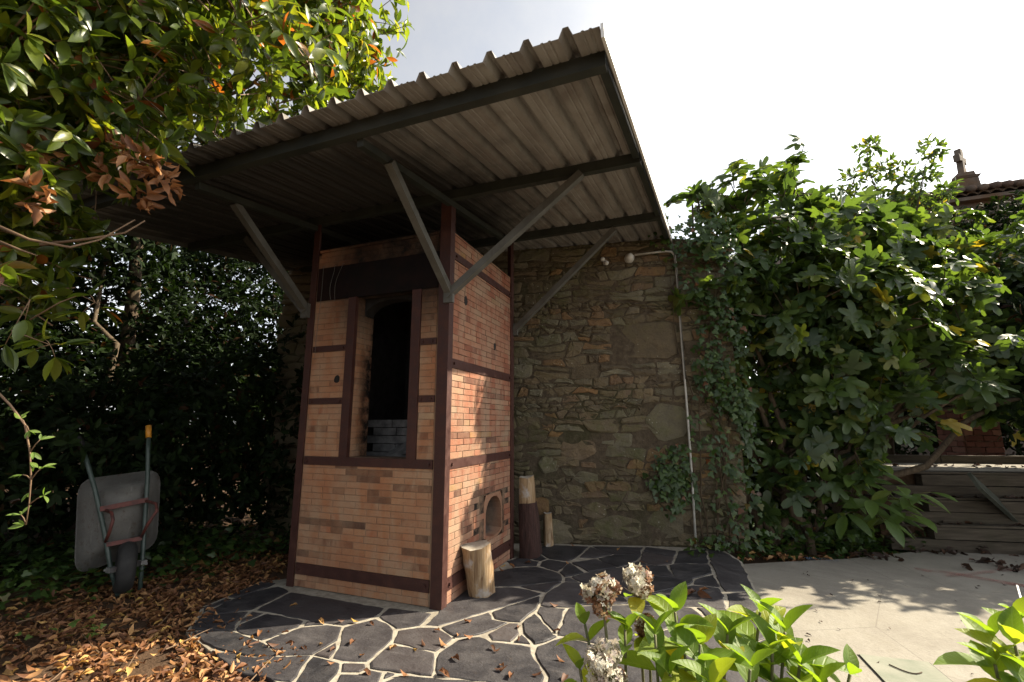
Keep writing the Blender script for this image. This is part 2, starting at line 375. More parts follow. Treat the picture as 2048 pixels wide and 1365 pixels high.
def _tray(k):
    o = k.coord('World'); n = k.noise(o, 5, 7, 0.65); f = k.noise(o, 26, 6, 0.7); s = k.noise(k.mapping(o, (3, 3, 0.6)), 9, 4)
    c = k.ramp(n, [(0.3, (0.075, 0.072, 0.066)), (0.7, (0.14, 0.135, 0.122))])
    c = k.mix(k.maprange(f, 0.55, 0.68, 0, 0.7), c, (0.06, 0.038, 0.022))
    c = k.mix(k.maprange(s, 0.60, 0.72, 0, 0.6), c, (0.22, 0.21, 0.19))
    k.base(c, k.maprange(n, 0.3, 0.7, 0.45, 0.8), 0.1, 0.4); k.bump(n, 0.5, 0.02)
simple('barrow_tray', _tray)
simple('barrow_green', lambda k: k.base(k.ramp(k.noise(k.coord('World'), 20, 4), [(0.3, (0.0245, 0.0420, 0.0350)), (0.7, (0.0490, 0.0700, 0.0595))]), 0.45))
simple('barrow_red', lambda k: k.base(k.ramp(k.noise(k.coord('World'), 25, 5), [(0.3, (0.045, 0.014, 0.011)), (0.6, (0.11, 0.026, 0.018)), (0.75, (0.07, 0.04, 0.026))]), 0.65))
simple('rubber', lambda k: k.base(k.ramp(k.noise(k.coord('World'), 25, 4), [(0.3, (0.0105, 0.0105, 0.0105)), (0.7, (0.0245, 0.0238, 0.0224))]), 0.75))
simple('orange_grip', lambda k: k.base(k.ramp(k.noise(k.coord('World'), 25, 3), [(0.3, (0.4340, 0.1750, 0.0140)), (0.7, (0.5250, 0.2380, 0.0210))]), 0.45))
simple('bright_zinc', lambda k: k.base(k.ramp(k.noise(k.coord('World'), 30, 3), [(0.3, (0.2800, 0.2800, 0.2730)), (0.7, (0.4200, 0.4200, 0.4060))]), 0.35, 0.6))
simple('white_plastic', lambda k: k.base(k.ramp(k.noise(k.coord('World'), 16, 5), [(0.3, (0.3500, 0.3430, 0.3080)), (0.65, (0.4900, 0.4830, 0.4480))]), 0.5))
simple('lamp_glass', lambda k: k.base(k.ramp(k.noise(k.coord('World'), 40, 3), [(0.3, (0.5180, 0.5180, 0.4900)), (0.7, (0.5950, 0.5950, 0.5670))]), 0.18))
simple('black_hole', lambda k: k.base(k.ramp(k.noise(k.coord('World'), 30, 3), [(0.3, (0.0056, 0.0049, 0.0042)), (0.7, (0.0140, 0.0126, 0.0112))]), 0.95))
simple('kiln_shelf', lambda k: k.base(k.ramp(k.noise(k.coord('World'), 14, 6), [(0.3, (0.05, 0.05, 0.052)), (0.7, (0.15, 0.15, 0.15))]), 0.9))
def _paint(name, colr, lo, hi, keep):
    k = Mat(name); w = k.coord('World'); n = k.noise(w, 9, 7, 0.7); b = k.noise(w, 3, 4)
    k.base(colr, 0.85)
    tr = k.new('ShaderNodeBsdfTransparent'); ms = k.new('ShaderNodeMixShader')
    k.l.new(k.math('MULTIPLY', k.maprange(k.math('ADD', n, k.math('MULTIPLY', b, 0.4)), lo, hi), keep), ms.inputs[0])
    k.l.new(tr.outputs[0], ms.inputs[1]); k.l.new(k.b.outputs[0], ms.inputs[2])
    k.l.new(ms.outputs[0], k.out.inputs['Surface']); M[name] = k.m
_paint('faded_red_paint', (0.2940, 0.1120, 0.0910), 0.55, 0.85, 0.55)
_paint('faded_blue_paint', (0.0910, 0.1540, 0.2310), 0.55, 0.85, 0.6)
def _tile(k):
    w = k.coord('World'); t = k.tint(); n = k.noise(w, 3, 6)
    c = k.ramp(t, [(0.0, (0.0833, 0.0565, 0.0455)), (0.5, (0.1249, 0.0864, 0.0665)), (1.0, (0.1547, 0.1263, 0.0980))])
    c = k.mix(k.maprange(n, 0.5, 0.7, 0, 0.6), c, (0.0833, 0.0864, 0.0700))
    k.base(c, 0.9, spec=0.2); k.bump(n, 0.4, 0.02)
simple('clay_tile', _tile)
def _granite(k):
    w = k.coord('World'); n = k.noise(w, 4, 7, 0.65); b = k.noise(w, 1.2, 4)
    c = k.ramp(n, [(0.3, (0.0770, 0.0630, 0.0525)), (0.7, (0.1470, 0.1225, 0.1015))])
    c = k.mix(k.maprange(b, 0.5, 0.65, 0, 0.5), c, (0.1540, 0.0805, 0.0315))
    k.base(c, 0.92, spec=0.2); k.bump(n, 0.7, 0.03)
simple('granite', _granite)
def _redbrick(k):
    t = k.tint(); n = k.noise(k.coord('World'), 14, 6)
    c = k.ramp(t, [(0.0, (0.0910, 0.0350, 0.0245)), (0.6, (0.1470, 0.0595, 0.0420)), (1.0, (0.1960, 0.1050, 0.0735))])
    c = k.mix(k.maprange(n, 0.5, 0.7, 0, 0.5), c, (0.0840, 0.0560, 0.0420))
    k.base(c, 0.92, spec=0.2); k.bump(n, 0.5, 0.01)
simple('red_brick', _redbrick)

# ------------------------------------------------------------------ mesh helpers
class MB:
    def __init__(s): s.v, s.f = [], []
    def add(s, v, f):
        o = len(s.v); s.v += [tuple(map(float, p)) for p in v]; s.f += [tuple(i + o for i in q) for q in f]; return s
    def box(s, c, size, rot=None):
        c = np.array(c, float); h = np.array(size, float) / 2
        P = np.array([[x, y, z] for x in (-1, 1) for y in (-1, 1) for z in (-1, 1)]) * h
        if rot is not None: P = P @ np.array(rot.to_3x3()).T
        return s.add(P + c, [(0, 1, 3, 2), (4, 6, 7, 5), (0, 4, 5, 1), (2, 3, 7, 6), (0, 2, 6, 4), (1, 5, 7, 3)])
    def beam(s, a, b, w, h, up=(0, 0, 1)):
        a, b = np.array(a, float), np.array(b, float)
        d = b - a; L = np.linalg.norm(d); d /= L
        u = np.array(up, float); sd = np.cross(d, u); sd /= np.linalg.norm(sd); u = np.cross(sd, d)
        P = [p + sd * w / 2 * i + u * h / 2 * j for p in (a, b) for i, j in ((-1, -1), (1, -1), (1, 1), (-1, 1))]
        return s.add(P, [(0, 3, 2, 1), (4, 5, 6, 7), (0, 1, 5, 4), (1, 2, 6, 5), (2, 3, 7, 6), (3, 0, 4, 7)])
    def tube(s, pts, rad, n=8, cap=True):
        pts = np.array(pts, float); m = len(pts)
        rad = np.full(m, rad, float) if np.isscalar(rad) else np.array(rad, float)
        t = np.gradient(pts, axis=0); t /= np.linalg.norm(t, axis=1)[:, None] + 1e-9
        ref = np.array([0, 0, 1.0]) if abs(t[0][2]) < 0.9 else np.array([1.0, 0, 0])
        V = []
        for i in range(m):
            a = np.cross(t[i], ref); a /= np.linalg.norm(a); b = np.cross(t[i], a); ref = np.cross(a, t[i])
            for k in range(n):
                th = 2 * math.pi * k / n; V.append(pts[i] + rad[i] * (math.cos(th) * a + math.sin(th) * b))
        Fq = [(i * n + k, i * n + (k + 1) % n, (i + 1) * n + (k + 1) % n, (i + 1) * n + k) for i in range(m - 1) for k in range(n)]
        if cap: Fq += [tuple(range(n))[::-1], tuple((m - 1) * n + k for k in range(n))]
        return s.add(V, Fq)
    def prism(s, poly, z0, z1):
        n = len(poly)
        V = [(p[0], p[1], z0) for p in poly] + [(p[0], p[1], z1) for p in poly]
        return s.add(V, [tuple(range(n))[::-1], tuple(range(n, 2 * n))] + [(i, (i + 1) % n, n + (i + 1) % n, n + i) for i in range(n)])
    def mesh(s, name, mat, smooth=False):
        me = bpy.data.meshes.new(name); me.from_pydata(s.v, [], s.f); me.update()
        me.materials.append(M[mat] if isinstance(mat, str) else mat)
        if smooth: me.polygons.foreach_set('use_smooth', [True] * len(me.polygons))
        return me
    def build(s, name, mat, parent=None, smooth=False, **props):
        return link(name, s.mesh(name, mat, smooth), parent, **props)
def link(name, me, parent=None, mw=None, **props):
    o = bpy.data.objects.new(name, me); col.objects.link(o)
    if parent is not None:
        o.parent = parent
        if parent.type == 'EMPTY': o.matrix_parent_inverse = Matrix.Translation(-Vector(parent.location))
    if mw is not None: o.matrix_basis = mw
    for k, v in props.items(): o[k] = v
    return o
def thing(name, loc, label, category, group=None):
    o = bpy.data.objects.new(name, None); o.empty_display_size = 0.1; o.location = loc; col.objects.link(o)
    o['label'], o['category'] = label, category
    if group: o['group'] = group
    return o
def tag(o, label, category, group=None):
    o['label'], o['category'] = label, category
    if group: o['group'] = group
    return o
def mat4(X, Y, Z, t, s=1.0):
    s = np.broadcast_to(s, (3,))
    m = np.eye(4); m[:3, 0], m[:3, 1], m[:3, 2], m[:3, 3] = np.array(X) * s[0], np.array(Y) * s[1], np.array(Z) * s[2], t
    return Matrix(m.tolist())
def unit(a): return a / (np.linalg.norm(a, axis=-1, keepdims=True) + 1e-9)

# ---- leaves: templates (x across, y along, z up), clouds and single leaves
def ellipse_leaf(w=0.4, n=4, fold=0.12, droop=0.15, wave=0.0, pw=1.0):
    V, Fq = [(0, 0, 0)], []
    ts = [(i + 1) / (n + 1) for i in range(n)]
    for t in ts:
        hw = w / 2 * math.sin(math.pi * t ** pw) ** 0.8
        z = -droop * t * t
        V += [(-hw, t, z + fold * hw * 2 + wave * math.sin(9 * t)), (0, t, z), (hw, t, z + fold * hw * 2 - wave * math.sin(9 * t + 1))]
    V.append((0, 1, -droop))
    Fq += [(0, 2, 1), (0, 3, 2)]
    for i in range(n - 1):
        a = 1 + 3 * i
        Fq += [(a, a + 1, a + 4, a + 3), (a + 1, a + 2, a + 5, a + 4)]
    a = 1 + 3 * (n - 1); L = len(V) - 1
    Fq += [(a, a + 1, L), (a + 1, a + 2, L)]
    return np.array(V, float), Fq
def fig_template(seed, lobes=5):
    r = random.Random(seed); V = [(0, 0.32, 0.02)]
    ang = [-128, -62, 0, 62, 128]; ln = [0.40, 0.60, 0.70, 0.60, 0.40]
    out = [(0.0, 0.0, 0)]
    pts = []
    for i, (a, l) in enumerate(zip(ang, ln)):
        l *= r.uniform(0.9, 1.1)
        for da, f in ((-17, 0.80), (-7, 0.98), (7, 0.98), (17, 0.80)):
            th = R(a + da); pts.append((math.sin(th) * l * f, 0.32 + math.cos(th) * l * f, -0.20 * f * f * l + r.uniform(-0.035, 0.035)))
        if i < 4:
            th = R((a + ang[i + 1]) / 2); q = r.uniform(0.26, 0.34); pts.append((math.sin(th) * q, 0.32 + math.cos(th) * q, 0.035))
    V += out + pts
    n = len(V) - 1
    Fq = [(0, 1 + (i + 1) % n, 1 + i) for i in range(n)]
    return np.array(V, float), Fq
def ivy_template():
    pts = [(0, 0), (-0.32, -0.08), (-0.5, 0.28), (-0.24, 0.42), (-0.22, 0.66), (0, 1.0), (0.22, 0.66), (0.24, 0.42), (0.5, 0.28), (0.32, -0.08)]
    V = [(0, 0.3, 0.05)] + [(x, y, -0.1 * (x * x + y * y)) for x, y in pts]
    return np.array(V, float), [(0, 1 + (i + 1) % 10, 1 + i) for i in range(10)]
def petal_template():
    V = [(0, 0, 0)]; Fq = []
    for k in range(4):
        a = k * math.pi / 2
        c, s_ = math.cos(a), math.sin(a)
        b = len(V)
        for x, y, z in ((-0.32, 0.45, 0.1), (0, 1.0, 0.02), (0.32, 0.45, 0.1)): V.append((x * c - y * s_, x * s_ + y * c, z))
        Fq.append((0, b + 2, b + 1, b))
    return np.array(V, float), Fq
TEMPL = dict(laurel=ellipse_leaf(0.36, 4, 0.16, 0.16), laurel_b=ellipse_leaf(0.40, 4, 0.22, 0.3), small=ellipse_leaf(0.42, 2, 0.18, 0.12),
             hyd=ellipse_leaf(0.52, 5, 0.20, 0.22, 0.0, 0.85), hyd_b=ellipse_leaf(0.46, 5, 0.3, 0.38, 0.012, 0.85), dry=ellipse_leaf(0.42, 3, 0.5, 0.25, 0.08), dry_b=ellipse_leaf(0.36, 3, -0.4, -0.25, 0.06),
             fig=fig_template(1), fig_b=fig_template(2), fig_c=fig_template(3), ivy=ivy_template(), petal=petal_template(), broad=ellipse_leaf(0.5, 4, 0.14, 0.3))
def frames(P, axis, nrm, size):
    Y = unit(axis); X = unit(np.cross(Y, nrm)); Z = np.cross(X, Y)
    return np.stack([X, Y, Z], -1), P, size
def cloud(name, templ, fr, mat, parent, tints=None, **props):
    V, Fq = TEMPL[templ]; Rm, P, S = fr; N = len(P)
    if N == 0: return None
    A = (np.einsum('nij,vj->nvi', Rm, V) * S[:, None, None] + P[:, None, :]).reshape(-1, 3)
    nv = len(V)
    sizes = np.array([len(q) for q in Fq]); flat = np.concatenate([np.array(q) for q in Fq])
    idx = (flat[None, :] + (np.arange(N) * nv)[:, None]).ravel()
    tot = np.tile(sizes, N); start = np.concatenate([[0], np.cumsum(tot)[:-1]])
    me = bpy.data.meshes.new(name)
    me.vertices.add(len(A)); me.vertices.foreach_set('co', A.ravel().astype(np.float32))
    me.loops.add(len(idx)); me.loops.foreach_set('vertex_index', idx.astype(np.int32))
    me.polygons.add(len(tot)); me.polygons.foreach_set('loop_start', start.astype(np.int32)); me.polygons.foreach_set('loop_total', tot.astype(np.int32))
    me.polygons.foreach_set('use_smooth', np.ones(len(tot), bool))
    me.update(calc_edges=True)
    t = rng.random(N) if tints is None else tints
    at_ = me.attributes.new('tint', 'FLOAT', 'POINT'); at_.data.foreach_set('value', np.repeat(t, nv).astype(np.float32))
    me.materials.append(M[mat])
    return link(name, me, parent, **props)
_lm = {}
def leaf_mesh(templ, mat):
    if (templ, mat) not in _lm:
        V, Fq = TEMPL[templ]
        me = bpy.data.meshes.new('leaf_' + templ); me.from_pydata([tuple(p) for p in V], [], Fq); me.materials.append(M[mat])
        me.polygons.foreach_set('use_smooth', [True] * len(me.polygons)); me.update(); _lm[(templ, mat)] = me
    return _lm[(templ, mat)]
def single_leaves(templ, fr, mat, parent, name='leaf'):
    Rm, P, S = fr
    for i in range(len(P)):
        link(name, leaf_mesh(templ, mat), parent, mat4(Rm[i][:, 0], Rm[i][:, 1], Rm[i][:, 2], P[i], S[i]))
def sub(fr, m): return tuple(a[m] for a in fr)
def nearest_mask(fr, n, cell=26):
    """the n leaves that show largest: in the frame and first in line of sight"""
    x, y, z = project(fr[1]); ok = (z > 0.3) & (x > -20) & (x < 2068) & (y > -20) & (y < 1385)
    key = (x // cell).astype(int) * 1000 + (y // cell).astype(int)
    rank = np.full(len(z), 10 ** 6)
    o = np.lexsort((z, key)); pk, c = None, 0
    for i in o:
        if not ok[i]: continue
        c = c + 1 if key[i] == pk else 0; pk = key[i]; rank[i] = c
    sc = rank * 100.0 + z / fr[2] * 0.1
    m = np.zeros(len(z), bool); m[np.argsort(sc)[:n]] = True
    return m & (rank < 10 ** 6)
def rosettes(blobs, per_m3, leaf, n_leaf=(5, 8), up=0.5, shell=0.55, spread=(35, 85), keep=None, droop=0.0):
    """leaf whorls at twig ends spread through ellipsoids; blobs = (centre, radii[, density factor])"""
    Ps, Ds = [], []
    for b in blobs:
        c, r = np.array(b[0]), np.broadcast_to(np.array(b[1], float), (3,)); k = b[2] if len(b) > 2 else 1.0
        n = max(3, int(4.19 * r.prod() * per_m3 * k))
        d = unit(rng.normal(size=(n, 3))); rad = (shell ** 3 + (1 - shell ** 3) * rng.random(n)) ** (1 / 3)
        rad *= 1 + 0.12 * rng.normal(size=n)
        P = c + d * rad[:, None] * r
        Ps.append(P); Ds.append(unit(d / r + np.array([0, 0, up]) + 0.35 * rng.normal(size=(n, 3))))
    P, D = np.concatenate(Ps), np.concatenate(Ds)
    if keep is not None:
        m = keep(P); P, D = P[m], D[m]
    cnt = rng.integers(n_leaf[0], n_leaf[1] + 1, len(P)); idx = np.repeat(np.arange(len(P)), cnt); N = len(idx)
    d = D[idx]; a = unit(np.cross(d, rng.normal(size=(N, 3)))); al = np.radians(rng.uniform(*spread, N))[:, None]
    ax = d * np.cos(al) + a * np.sin(al) + np.array([0, 0, -droop])
    sz = rng.uniform(*leaf, N)
    p = P[idx] + d * (rng.uniform(-0.5, 0.15, N) * sz)[:, None] * 0.8
    nr = unit(d * 1.0 + np.array([0, 0, 0.6]) + 0.45 * rng.normal(size=(N, 3)))
    return frames(p, ax, nr, sz), P, D
def twigs(name, P, D, L, rad, mat, parent, n=3, **props):
    mb = MB()
    for p, d in zip(P, D):
        s = unit(np.cross(d, rng.normal(size=3))) * 0.12 * L
        mb.tube([p - d * L + s, p - d * L * 0.5 + s * 0.3, p], [rad, rad * 0.8, rad * 0.5], n, False)
    return mb.build(name, mat, parent, **props)
def limb(a, b, r0, r1, n=8, seg=7, wob=0.06, sag=0.0):
    a, b = np.array(a, float), np.array(b, float); L = np.linalg.norm(b - a)
    t = np.linspace(0, 1, seg)[:, None]; P = a + (b - a) * t
    w = rng.normal(size=(seg, 3)) * wob * L; w[0] = w[-1] = 0
    P = P + w * np.sin(math.pi * t) + np.array([0, 0, 1]) * sag * L * np.sin(math.pi * t)
    return P, np.linspace(r0, r1, seg)

# ================================================================== the setting
# ---- ground
def ground_h(x, y):
    t = np.clip((x - 0.8) / 0.9, 0, 1); t = t * t * (3 - 2 * t)
    h = -0.028 - 0.085 * t + 0.012 * np.sin(x * 3.1 + y * 1.7) * np.sin(y * 2.3 - x) * (1 - t)
    back = np.clip((-2.6 - x) / 3, 0, 1)
    return h + 0.12 * back
xs = np.concatenate([np.linspace(-150, -8, 12), np.linspace(-7, 7, 90), np.linspace(8, 150, 12)])
ys = np.concatenate([np.linspace(-60, -5, 6), np.linspace(-4, 8, 80), np.linspace(9, 250, 14)])
gx, gy = np.meshgrid(xs, ys, indexing='ij')
gv = np.stack([gx, gy, ground_h(gx, gy)], -1).reshape(-1, 3)
nx, ny = len(xs), len(ys)
gb = MB(); gb.add(gv, [(i * ny + j, (i + 1) * ny + j, (i + 1) * ny + j + 1, i * ny + j + 1) for i in range(nx - 1) for j in range(ny - 1)])
gb.build('ground', 'soil', smooth=True, kind='structure')

# ---- concrete patio
ZC = -0.05
patio = MB(); patio.prism([(1.9, -4.5), (9.5, -4.5), (9.5, 4.45), (3.62, 3.12), (2.9, 2.56), (2.3, 2.22), (1.9, 1.98)], -0.25, ZC)
patio = patio.build('patio', 'concrete', kind='structure')
def strip(px, w, z, name, mat):
    P = np.array([gnd(x, y, z)[:2] for x, y in px]); T = unit(np.gradient(P, axis=0)); Nn = np.stack([-T[:, 1], T[:, 0]], -1)
    V = [(*(p + n * w / 2), z) for p, n in zip(P, Nn)] + [(*(p - n * w / 2), z) for p, n in zip(P, Nn)]
    k = len(P); mb = MB(); mb.add(V, [(i, i + 1, k + i + 1, k + i) for i in range(k - 1)])
    return mb.build(name, mat, kind='structure')
strip([(1830, 1138), (1900, 1146), (1960, 1157), (2048, 1172), (2120, 1186)], 0.10, ZC + 0.004, 'painted_line', 'faded_red_paint')
strip([(1890, 1152), (1960, 1146), (2048, 1136), (2120, 1128)], 0.06, ZC + 0.008, 'painted_line', 'faded_red_paint')
strip([(1612, 1117), (1640, 1118), (1675, 1121)], 0.09, ZC + 0.004, 'painted_line', 'faded_blue_paint')
# concrete cover let into the patio: dark gap, then the cover
c0, c1 = gnd(1717, 1311, ZC)[:2], gnd(1858, 1327, ZC)[:2]
du = unit(c1 - c0); dv = np.array([du[1], -du[0]]); W_ = np.linalg.norm(c1 - c0)
cover = thing('drain_cover', (*(c0 + du * W_ / 2), ZC), 'square greenish concrete inspection cover set in the sunlit concrete patio', 'drain cover')
def quadp(m): return [c0 + du * a + dv * b for a, b in ((-m, -m), (W_ + m, -m), (W_ + m, W_ + m), (-m, W_ + m))]
MB().prism(quadp(0.006), ZC - 0.02, ZC + 0.002).build('gap', 'black_hole', cover)
MB().prism(quadp(-0.003), ZC - 0.02, ZC + 0.008).build('lid', 'lid_concrete', cover)
a0 = c0 + du * 0.10 + dv * 0.1
MB().tube([(*(a0 + du * t * 0.12 + dv * (0.05 * math.sin(t * 3.0) + t * 0.04)), ZC + 0.012) for t in np.linspace(0, 1, 8)], 0.003, 5).build('handle', 'bark', cover)

# ---- slate crazy paving: joint bed and the separate flagstones
outline = [gnd(*p)[:2] for p in [(372, 1262), (395, 1234), (402, 1214), (455, 1192), (520, 1163)]] + [np.array(q) for q in [(-1.25, 0.3), (-0.6, 0.9), (-0.25, 1.75), (0.2, 1.93)]]
outline += [gnd(*p)[:2] for p in [(1179, 1090), (1290, 1091), (1414, 1093), (1446, 1099), (1484, 1123), (1512, 1180), (1534, 1218)]]
outline += [np.array(q) for q in [(2.03, 0.3), (2.05, -1.9), (-0.2, -1.9)]] + [gnd(*p)[:2] for p in [(560, 1365), (420, 1300)]]
pb = MB(); pb.prism([tuple(q) for q in outline], -0.16, -0.0045)
paving = pb.build('paving', 'joint_mortar', kind='structure')
STONES = """469,1197 532,1177 560,1172 581,1183 504,1221 395,1234 405,1227
455,1194 520,1165 556,1166 532,1177 469,1197
405,1226 469,1197 455,1194 402,1215
581,1183 776,1215 753,1234 687,1253 657,1249 611,1241 535,1225 504,1221
776,1215 870,1226 842,1252 791,1259 753,1234
504,1221 535,1225 473,1249
395,1234 504,1221 473,1249 468,1264 376,1262
535,1225 611,1241 603,1254 522,1283 468,1264 473,1249
611,1241 657,1249 603,1254
603,1254 657,1249 687,1253 677,1280 625,1310 560,1312 522,1283
468,1264 522,1283 560,1312 490,1312 420,1298 376,1262
687,1253 753,1234 791,1259 779,1287 735,1325 682,1325 659,1318 675,1295 677,1280
677,1280 675,1295 659,1318 625,1310
791,1259 842,1252 875,1254 912,1276 873,1305 779,1287
871,1227 842,1252 874,1255 978,1224 1082,1191 1092,1186 1031,1173 988,1174 930,1172 885,1200
988,1174 1031,1173 1128,1163 1128,1155 1117,1145 1075,1132 1023,1135 950,1150
1031,1173 1128,1163 1092,1186
978,1224 1082,1191 1079,1212 1069,1225 1041,1245 1018,1245 988,1238
874,1255 978,1224 988,1238 1018,1245 970,1268 957,1271 912,1276
1018,1245 1041,1245 1043,1267 1023,1285 983,1281 970,1268
1043,1267 1069,1291 1023,1285
1041,1245 1069,1225 1112,1271 1125,1273 1069,1291 1043,1267
912,1276 957,1271 983,1281 1023,1285 1069,1291 1067,1306 1095,1354 1090,1378 970,1367 867,1353 873,1305
779,1287 873,1305 867,1353 796,1348 738,1338 735,1325
682,1325 735,1325 738,1338 720,1346 677,1346
625,1310 659,1318 682,1325 677,1346 660,1368 585,1366
771,1343 796,1348 763,1362
738,1338 771,1343 763,1362 745,1420 640,1420 677,1346 720,1346
763,1362 796,1348 867,1353 970,1367 1090,1378 1080,1450 745,1450
1067,1306 1069,1291 1125,1273 1200,1290 1250,1420 1095,1420 1090,1378 1095,1354
1069,1225 1079,1212 1133,1216 1122,1248 1112,1271
1133,1216 1168,1212 1263,1209 1388,1214 1420,1240 1384,1250 1250,1275 1200,1290 1125,1273 1112,1271 1122,1248
1092,1186 1128,1163 1160,1165 1181,1168 1250,1195 1263,1209 1168,1212 1133,1216 1079,1212
1250,1195 1311,1187 1384,1169 1442,1175 1448,1186 1454,1218 1388,1214 1263,1209
1128,1163 1128,1155 1140,1154 1160,1165
1140,1154 1175,1145 1235,1135 1250,1132 1298,1147 1306,1156 1250,1195 1181,1168 1160,1165
1128,1155 1117,1145 1138,1125 1173,1146 1140,1154
1138,1125 1192,1117 1202,1122 1235,1135 1175,1145
1117,1145 1075,1132 1082,1122 1097,1118 1138,1125
1023,1135 1075,1132 1082,1122 1067,1121 1050,1112 1010,1122
1067,1121 1082,1122 1097,1118 1082,1109 1050,1100 1040,1110
1097,1118 1138,1124 1154,1116 1179,1093 1100,1090 1060,1096 1082,1109
1154,1116 1179,1093 1227,1109 1192,1117
1179,1092 1290,1094 1283,1103 1283,1112 1227,1109
1192,1117 1227,1109 1283,1112 1274,1122 1250,1132 1235,1135 1202,1122
1274,1122 1315,1132 1250,1132
1250,1132 1315,1132 1336,1130 1349,1154 1306,1156 1298,1147
1283,1112 1283,1103 1351,1115 1345,1128 1336,1130 1315,1132 1274,1122
1283,1103 1290,1094 1356,1102 1351,1115
1351,1115 1356,1102 1414,1096 1420,1128 1345,1128
1336,1130 1345,1128 1420,1128 1429,1147 1390,1158 1384,1169 1311,1187 1250,1195 1306,1156 1349,1154
1390,1158 1429,1147 1442,1175 1384,1169
1414,1096 1442,1100 1482,1124 1510,1180 1448,1186 1442,1175 1429,1147 1420,1128
1448,1186 1510,1180 1532,1219 1480,1233 1454,1218
1388,1214 1454,1218 1480,1233 1420,1240
1384,1250 1420,1240 1480,1233 1532,1219 1552,1270 1400,1330 1250,1275
1250,1275 1400,1330 1552,1270 1600,1375 1440,1480 1250,1420 1200,1290
420,1300 490,1312 560,1312 625,1310 585,1366 470,1345"""
def inset(P, d, vary=lambda: 1.0):
    P = np.array(P); a = 0.5 * np.sum(P[:, 0] * np.roll(P[:, 1], -1) - np.roll(P[:, 0], -1) * P[:, 1])
    if a < 0: P = P[::-1]
    n = len(P); out = []
    for i in range(n):
        e1 = unit(P[i] - P[i - 1]); e2 = unit(P[(i + 1) % n] - P[i])
        n1, n2 = np.array([-e1[1], e1[0]]), np.array([-e2[1], e2[0]])
        b = unit(n1 + n2); k = d * vary() / max(0.45, b @ n1); out.append(P[i] + b * k)
    return np.array(out)
def rough_edge(P, step=0.06, amp=0.004):
    out = []
    for i in range(len(P)):
        a, b = P[i], P[(i + 1) % len(P)]; L = np.linalg.norm(b - a); m = max(1, int(L / step))
        nn = np.array([-(b - a)[1], (b - a)[0]]) / (L + 1e-9)
        for j in range(m):
            p = a + (b - a) * j / m
            if j: p = p + nn * rng.normal() * amp
            else: p = p + (P.mean(0) - p) * 0.02
            out.append(p)
    return np.array(out)
for line in STONES.split('\n'):
    P = np.array([gnd(*map(float, q.split(',')))[:2] for q in line.split()])
    P = rough_edge(inset(P, 0.0095, lambda: rng.uniform(0.35, 1.75)), 0.05, 0.005)
    zt = rng.uniform(-0.001, 0.005); n = len(P); c = P.mean(0)
    P2 = c + (P - c) * (1 - 0.008 / max(0.05, np.sqrt(((P - c) ** 2).sum(1).mean())))
    tx, ty = rng.normal() * 0.002, rng.normal() * 0.002
    top = [(p[0], p[1], zt + (p - c) @ np.array([tx, ty])) for p in P2]
    V = [(p[0], p[1], -0.03) for p in P] + [(p[0], p[1], zt - 0.004 + (p - c) @ np.array([tx, ty])) for p in P] + top
    mb = MB(); mb.add(V, [(i, (i + 1) % n, n + (i + 1) % n, n + i) for i in range(n)] + [(n + i, n + (i + 1) % n, 2 * n + (i + 1) % n, 2 * n + i) for i in range(n)] + [tuple(range(2 * n, 3 * n))])
    mb.build('flagstone', 'slate', paving)

# ================================================================== rubble stone wall
WA = R(13); WU = np.array([math.cos(WA), math.sin(WA), 0]); WN = np.array([math.sin(WA), -math.cos(WA), 0]); W0 = np.array([0.9, 2.12, 0])
def wallp(s, z, h=0.0): return W0 + WU * s + WN * h + np.array([0, 0, z])
def on_wall(x, y):
    d = ray(x, y); P = CAM + d * (((W0 - CAM) @ WN) / (d @ WN)); return (P - W0) @ WU, P[2]
S0, S1, WH = -3.95, 1.2, 3.22
wall = thing('stone_wall', tuple(wallp(0, 0)), 'tall rubble stone garden wall behind the brick kiln', 'wall')
mb = MB(); ss = np.linspace(S0, S1, 30); tops = np.where(ss < 0.55, 2.905 + 0.125 * (W0[1] + ss * WU[1]) + 0.048, 3.235 + 0.03 * np.sin(ss * 5))
V = [wallp(s, -0.2, 0) for s in ss] + [wallp(s, t, 0) for s, t in zip(ss, tops)] + [wallp(s, t - 0.03, -0.45) for s, t in zip(ss, tops)] + [wallp(s, -0.2, -0.45) for s in ss]
n = 30
mb.add(V, [(k * n + i, k * n + i + 1, (k + 1) * n + i + 1, (k + 1) * n + i) for k in range(3) for i in range(n - 1)] + [(0, n, 2 * n, 3 * n), (n - 1, 4 * n - 1, 3 * n - 1, 2 * n - 1)])
mb.build('core', 'wall_mortar', wall)
